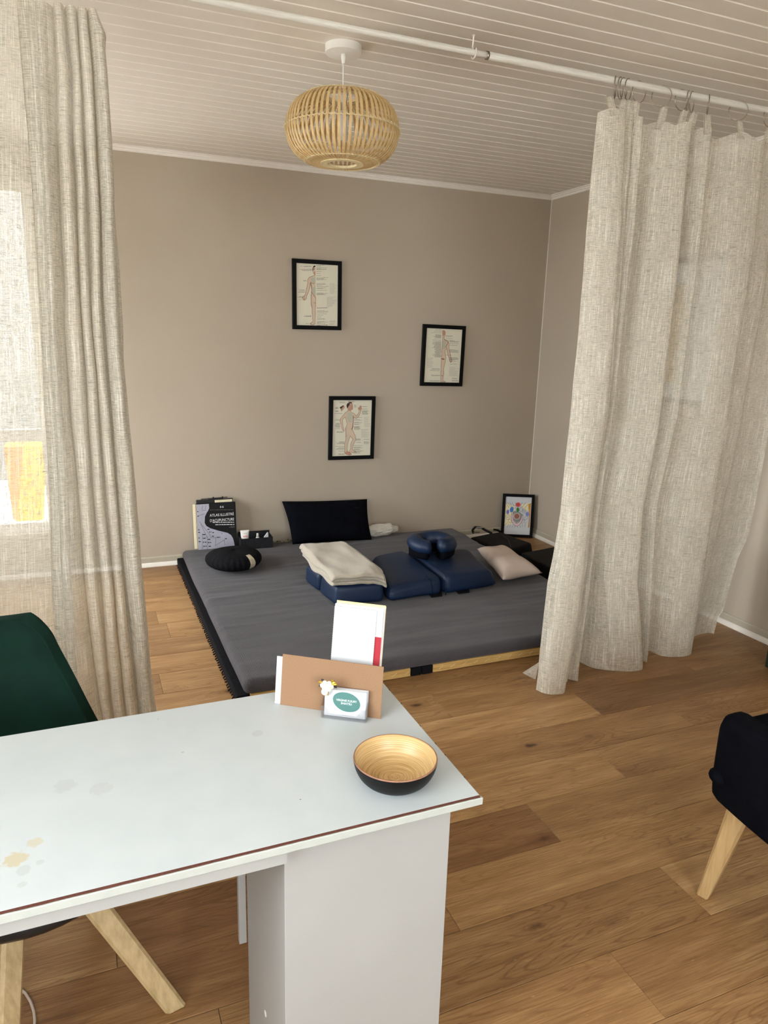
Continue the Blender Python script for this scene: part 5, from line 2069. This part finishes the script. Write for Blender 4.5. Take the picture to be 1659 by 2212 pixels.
for k in range(48):
    a = 2 * math.pi * k / 48
    x = .0290 * math.cos(a) * (1 + .06 * math.sin(a))
    z = .0200 * math.sin(a)
    x *= 1 - .10 * math.sin(a) * (1 if math.cos(a) > 0 else -.2)
    rot_ = R(-9)
    OV.append((.0455 + x * math.cos(rot_) - z * math.sin(rot_), .0320 + x * math.sin(rot_) + z * math.cos(rot_)))
poly(bm, OV, lambda x, z: (x, z), -.0002, 0)
for s, zc, want in (('VIRGINIE FLEURY', .0330, .0425), ('SHIATSU', .0268, .0225)):
    tb_ = text_bm(s, .0062, 'CENTER')
    xs = [v.co.x for v in tb_.verts]
    k_ = want / (max(xs) - min(xs))
    for v in tb_.verts:
        v.co.x *= k_
    merge(bm, tb_, 1, (.0455, -.0006, zc))
rnd = random.Random(1)
for x in np.arange(.050, .074, .0035):
    poly(bm, [(x, .0072), (x + .0026, .0072), (x + .0026, .0080), (x, .0080)], lambda a, b: (a, b), -.0002, 2)
obj_keep('card_print', bm, [M['teal_print'], M['white_text'], M['ink_light']], card0)

# flower clip on the kraft envelope
fcx = bpy.data.objects.new('flower_clip', None)
C.objects.link(fcx)
tag(fcx, 'ivory rose clip with gold and black leaves above the business cards', 'clip')
p = atY(706, 1482, 1.262)
fcx.location = p
fcx.rotation_euler = (0, 0, R(HA))
bm = bmesh.new()
for i in range(3):
    n_ = (3, 5, 6)[i]
    rr = (.0025, .0060, .0092)[i]
    for k in range(n_):
        a = 2 * math.pi * k / n_ + i * .5
        b2 = bmesh.new()
        bmesh.ops.create_uvsphere(b2, u_segments=12, v_segments=8, radius=.0052 - .0004 * (2 - i))
        for v in b2.verts:
            v.co = Vector((v.co.x, v.co.y * .55, v.co.z)) + Vector((rr * math.cos(a), -.0035 * (2 - i), rr * .8 * math.sin(a)))
        merge(bm, b2)
b2 = bmesh.new()
bmesh.ops.create_uvsphere(b2, u_segments=12, v_segments=8, radius=.0072)
for v in b2.verts:
    v.co = Vector((v.co.x, v.co.y * .45, v.co.z)) + Vector((-.004, -.002, -.0125))
merge(bm, b2)
obj('rose', bm, M['petal'], fcx, smooth=True)


def leaf_bm(l, w):
    bm = bmesh.new()
    n = 8
    rows_ = []
    for i in range(n + 1):
        f = i / n
        ww = w * math.sin(math.pi * min(1, f * .98 + .02)) ** .8
        rows_.append([Vector((l * f, .0008 * math.sin(math.pi * f), -ww / 2)), Vector((l * f, -.0012, 0)), Vector((l * f, .0008 * math.sin(math.pi * f), ww / 2))])
    grid(bm, rows_)
    return bm


for (x, z, a, mt, l) in ((-.008, .004, 165, 'brass', .011), (-.008, .0, 200, 'black_plastic', .010), (-.006, .008, 140, 'black_plastic', .008), (.008, .005, 20, 'brass', .012), (.009, .0, -8, 'black_plastic', .012), (.007, .008, 42, 'brass', .010), (.011, .003, 8, 'brass', .011)):
    o = obj('leaf', leaf_bm(l, .0055), M[mt], fcx)
    o.location = (x, .001 + .0006 * (mt != 'brass'), z)
    o.rotation_euler = (0, -R(a), 0)
bm = rbox(-.004, .004, .0015, .0035, -.022, .0, .0008)
obj('clip_peg', bm, M['ash'], fcx)

# ================================================================== GREEN SHELL CHAIR
GC = Vector((-.168, 1.50, 0))
gch = thing('shell_chair', 'bottle-green velvet shell chair on angled pale wooden legs behind the desk', 'chair', (GC.x, GC.y, 0))
# shell: profile from the seat front over the seat and up the back
face = R(-88)           # direction the chair faces
fdir = Vector((math.cos(face), math.sin(face), 0))
sdir = Vector((-math.sin(face), math.cos(face), 0))
PF = [(.215, .435, .16), (.17, .452, .205), (.08, .446, .225), (-.02, .438, .23), (-.10, .440, .225), (-.165, .462, .215), (-.20, .51, .195), (-.216, .57, .168), (-.226, .64, .142), (-.233, .71, .118), (-.238, .77, .096), (-.241, .806, .084), (-.242, .832, .068), (-.242, .846, .055), (-.242, .852, .046)]
ts = np.linspace(0, len(PF) - 1, 60)
rows_ = []
for tt in ts:
    i = min(int(tt), len(PF) - 2)
    f = tt - i
    P0, P1, P2, P3 = PF[max(i - 1, 0)], PF[i], PF[i + 1], PF[min(i + 2, len(PF) - 1)]
    d, z, w = (.5 * ((2 * P1[c]) + (-P0[c] + P2[c]) * f + (2 * P0[c] - 5 * P1[c] + 4 * P2[c] - P3[c]) * f * f + (-P0[c] + 3 * P1[c] - 3 * P2[c] + P3[c]) * f ** 3) for c in range(3))
    back = min(1, max(0, (z - .46) / .12))
    row = []
    for k in range(25):
        u = -1 + 2 * k / 24
        us = math.sin(u * math.pi / 2)
        curl = (1 - math.sqrt(max(0, 1 - min(1, abs(us) * .85) ** 2)))
        dd = d + curl * .16 * back * (w / .2)
        zz = z + (curl * .055 * (1 - back))
        row.append(Vector((-.024, 0, 0)) + fdir * dd + sdir * (us * max(w * 1.09, .0005)) + Vector((0, 0, zz)))
    rows_.append(row)
bm = bmesh.new()
grid(bm, rows_)
shell = obj('shell', bm, M['velvet'], gch, smooth=True)
sd = shell.modifiers.new('thickness', 'SOLIDIFY')
sd.thickness = .030
sd.offset = 0
sb = shell.modifiers.new('round', 'SUBSURF')
sb.levels = sb.render_levels = 1
bm = bmesh.new()
lathe(bm, [(0, .374), (.190, .374), (.216, .381), (.226, .396), (.216, .418), (.10, .428), (0, .428)], 40)
obj('seat_base', bm, M['black_plastic'], gch, smooth=True)


def beam(bm, a, b, wa, wb, twist=0, taper_start=0.0):
    """square tapered leg between two points"""
    a, b = Vector(a), Vector(b)
    t_ = (b - a).normalized()
    side = t_.cross(Vector((0, 0, 1))).normalized()
    up = side.cross(t_)
    c, s = math.cos(R(twist)), math.sin(R(twist))
    s2, u2 = side * c + up * s, -side * s + up * c
    rows_ = []
    for f in (0, .5, .985, 1.0):
        w = wa + (wb - wa) * f
        k = 1 if f < 1 else .86
        p_ = a.lerp(b, f)
        pts_ = []
        for sx, sy in ((-1, -.72), (-.72, -1), (.72, -1), (1, -.72), (1, .72), (.72, 1), (-.72, 1), (-1, .72)):
            q_ = p_ + s2 * (sx * w / 2 * k) + u2 * (sy * w / 2 * k)
            pts_.append(q_)
        rows_.append(pts_)
    # cut the foot level with the floor
    zmin = b.z
    for q_ in rows_[-1] + rows_[-2]:
        pass
    last = []
    for p0, p1 in zip(rows_[1], rows_[2]):
        d_ = (p1 - p0).normalized()
        last.append(p0 + d_ * ((zmin - p0.z) / d_.z))
    rows_ = rows_[:2] + [last]
    V = grid(bm, rows_, closed_u=True)
    bm.faces.new(V[0][::-1])
    bm.faces.new(V[-1])


foot1 = atZ(372, 2168, 0.001)
top1 = Vector((-.118, 1.50, .388))
foot2 = atZ(4, 2420, 0.001)
top2 = atZ(26, 1850, .388)
ctr = GC
for a, b in ((top1, foot1), (top2, foot2), (Vector((ctr.x - .05, ctr.y + .06, .388)), Vector((ctr.x - .27, ctr.y + .13, .001))), (Vector((ctr.x + .03, ctr.y + .06, .388)), Vector((ctr.x + .12, ctr.y + .27, .001)))):
    bm = bmesh.new()
    beam(bm, a - Vector((ctr.x, ctr.y, 0)), b - Vector((ctr.x, ctr.y, 0)), .052, .042, 40)
    obj('leg', bm, M['ash'], gch)

# ================================================================== BLACK TUB CHAIR
bch = thing('tub_chair', 'black upholstered low-backed chair with tapered light wooden legs, cut by right edge', 'chair', (1.80, .86, 0))
ox, oy = 1.80, .86
XB = 1.445
za = atX(1600, 1552, XB).z
zb_ = atX(1659, 1588, XB)
YT = 1.215
rows_ = []
# backrest: closed rounded slab running along -Y at X = XB, top edge rising to a crown
ny = 40
Pf, Pb = [], []
bm = bmesh.new()
HYC = .86
ring_rows = []
for j in range(ny + 1):
    f = j / ny
    y = YT - (YT - .505) * f
    edge = min(f, 1 - f) * (YT - .505)
    rc_ = .035
    inset = rc_ - math.sqrt(max(0, rc_ ** 2 - max(0, rc_ - edge) ** 2))
    ta_, tb2 = atX(1580, 1549, XB), atX(1659, 1588, XB)
    crown = min(.06, max(0, (ta_.y - y) * (tb2.z - ta_.z) / (ta_.y - tb2.y)))
    zt_ = ta_.z - .006 + crown - inset
    zb2 = .345 + inset
    xo = .035 * (((y - HYC) / .36) ** 2) - .035
    th_ = .085
    pts_ = []
    for k in range(20):
        a = 2 * math.pi * k / 20
        ca, sa = math.cos(a), math.sin(a)
        ex = abs(ca) ** .5 * (1 if ca > 0 else -1)
        ez = abs(sa) ** .22 * (1 if sa > 0 else -1)
        zc_, hz = (zt_ + zb2) / 2, (zt_ - zb2) / 2
        pts_.append(Vector((XB + xo + .006 + th_ / 2 + ex * th_ / 2 * (1 - inset / rc_ * .35) - ox, y - oy, zc_ + ez * hz)))
    ring_rows.append(pts_)
V = grid(bm, ring_rows, closed_u=True)
bm.faces.new(V[0])
bm.faces.new(V[-1][::-1])
obj('backrest', bm, M['navy_fabric'], bch, smooth=True)
bm = bmesh.new()
bmesh.ops.create_uvsphere(bm, u_segments=20, v_segments=14, radius=1)
bp_ = atX(1541, 1674, XB)
for v in bm.verts:
    v.co = Vector((v.co.x * .024 + XB + .010 - ox, v.co.y * .030 + bp_.y - .012 - oy, v.co.z * .021 + bp_.z))
obj('piping_end', bm, M['navy_fabric'], bch, smooth=True)
bm = rbox(XB + .06 - ox, 2.05 - ox, .53 - oy, 1.19 - oy, .33, .47, .03, 4)
obj('seat', bm, M['navy_fabric'], bch, smooth=True)
for s in (-1, 1):
    bm = rbox(XB + .07 - ox, 1.98 - ox, HYC + s * .335 - .035 - oy, HYC + s * .335 + .035 - oy, .34, .55, .028, 4)
    obj('armrest', bm, M['navy_fabric'], bch, smooth=True)
ft_ = atZ(1520, 1932, .001)
tp_ = atY(1608, 1752, 1.165)
for sx, sy in ((0, 0), (0, 1), (1, 0), (1, 1)):
    a = Vector((tp_.x, tp_.y, .345))
    b = Vector((ft_.x, ft_.y, .001))
    if sy:
        a.y = 2 * HYC - a.y
        b.y = 2 * HYC - b.y
    if sx:
        a.x = 3.52 - a.x
        b.x = 3.52 - b.x
    bm = bmesh.new()
    beam(bm, a - Vector((ox, oy, 0)), b - Vector((ox, oy, 0)), .060, .030, 0)
    o = obj('leg', bm, M['beech'], bch)

# cable on the floor
P = [atZ(x, y, .0035) for x, y in ((20, 2128), (40, 2133), (55, 2146), (66, 2164), (73, 2185), (75, 2205), (72, 2235), (60, 2270))]
P = [p for p in P]
bm = bmesh.new()
fine = []
for i in range(len(P) - 1):
    for k in range(6):
        fine.append(P[i].lerp(P[i + 1], k / 6))
tube(bm, fine, .0032, 8)
tag(obj('cable', bm, M['cord'], None, smooth=True), 'thin white cable curling on the floor by the green chair leg', 'cable')

# yellow bin outside, glowing through window and curtain
YB = 5.55
yb = thing('bin', 'yellow tapered bin, its shaded side coloured orange, outside window, blurred through left linen curtain', 'bin', (0, 0, 0))
pt = [atY(x, y, YB) for x, y in ((52, 965), (98, 965), (92, 1170), (38, 1128))]
po = [atY(x, y, YB) for x, y in ((8, 965), (52, 965), (38, 1128), (28, 1120))]
for nm, pp_, mt in (('yellow_panel', pt, 'yellow'), ('shaded_panel', po, 'orange')):
    bm = bmesh.new()
    prism(bm, [(p.x, p.z) for p in pp_], YB, YB + .25)
    obj(nm, bm, M[mt], yb)
g0 = (pt[0].x + pt[1].x) / 2
bx('base_post', g0 - .05, g0 + .05, YB + .08, YB + .18, -.13, pt[2].z + .06, M['dark_green'], yb)

bpy.context.view_layer.update()
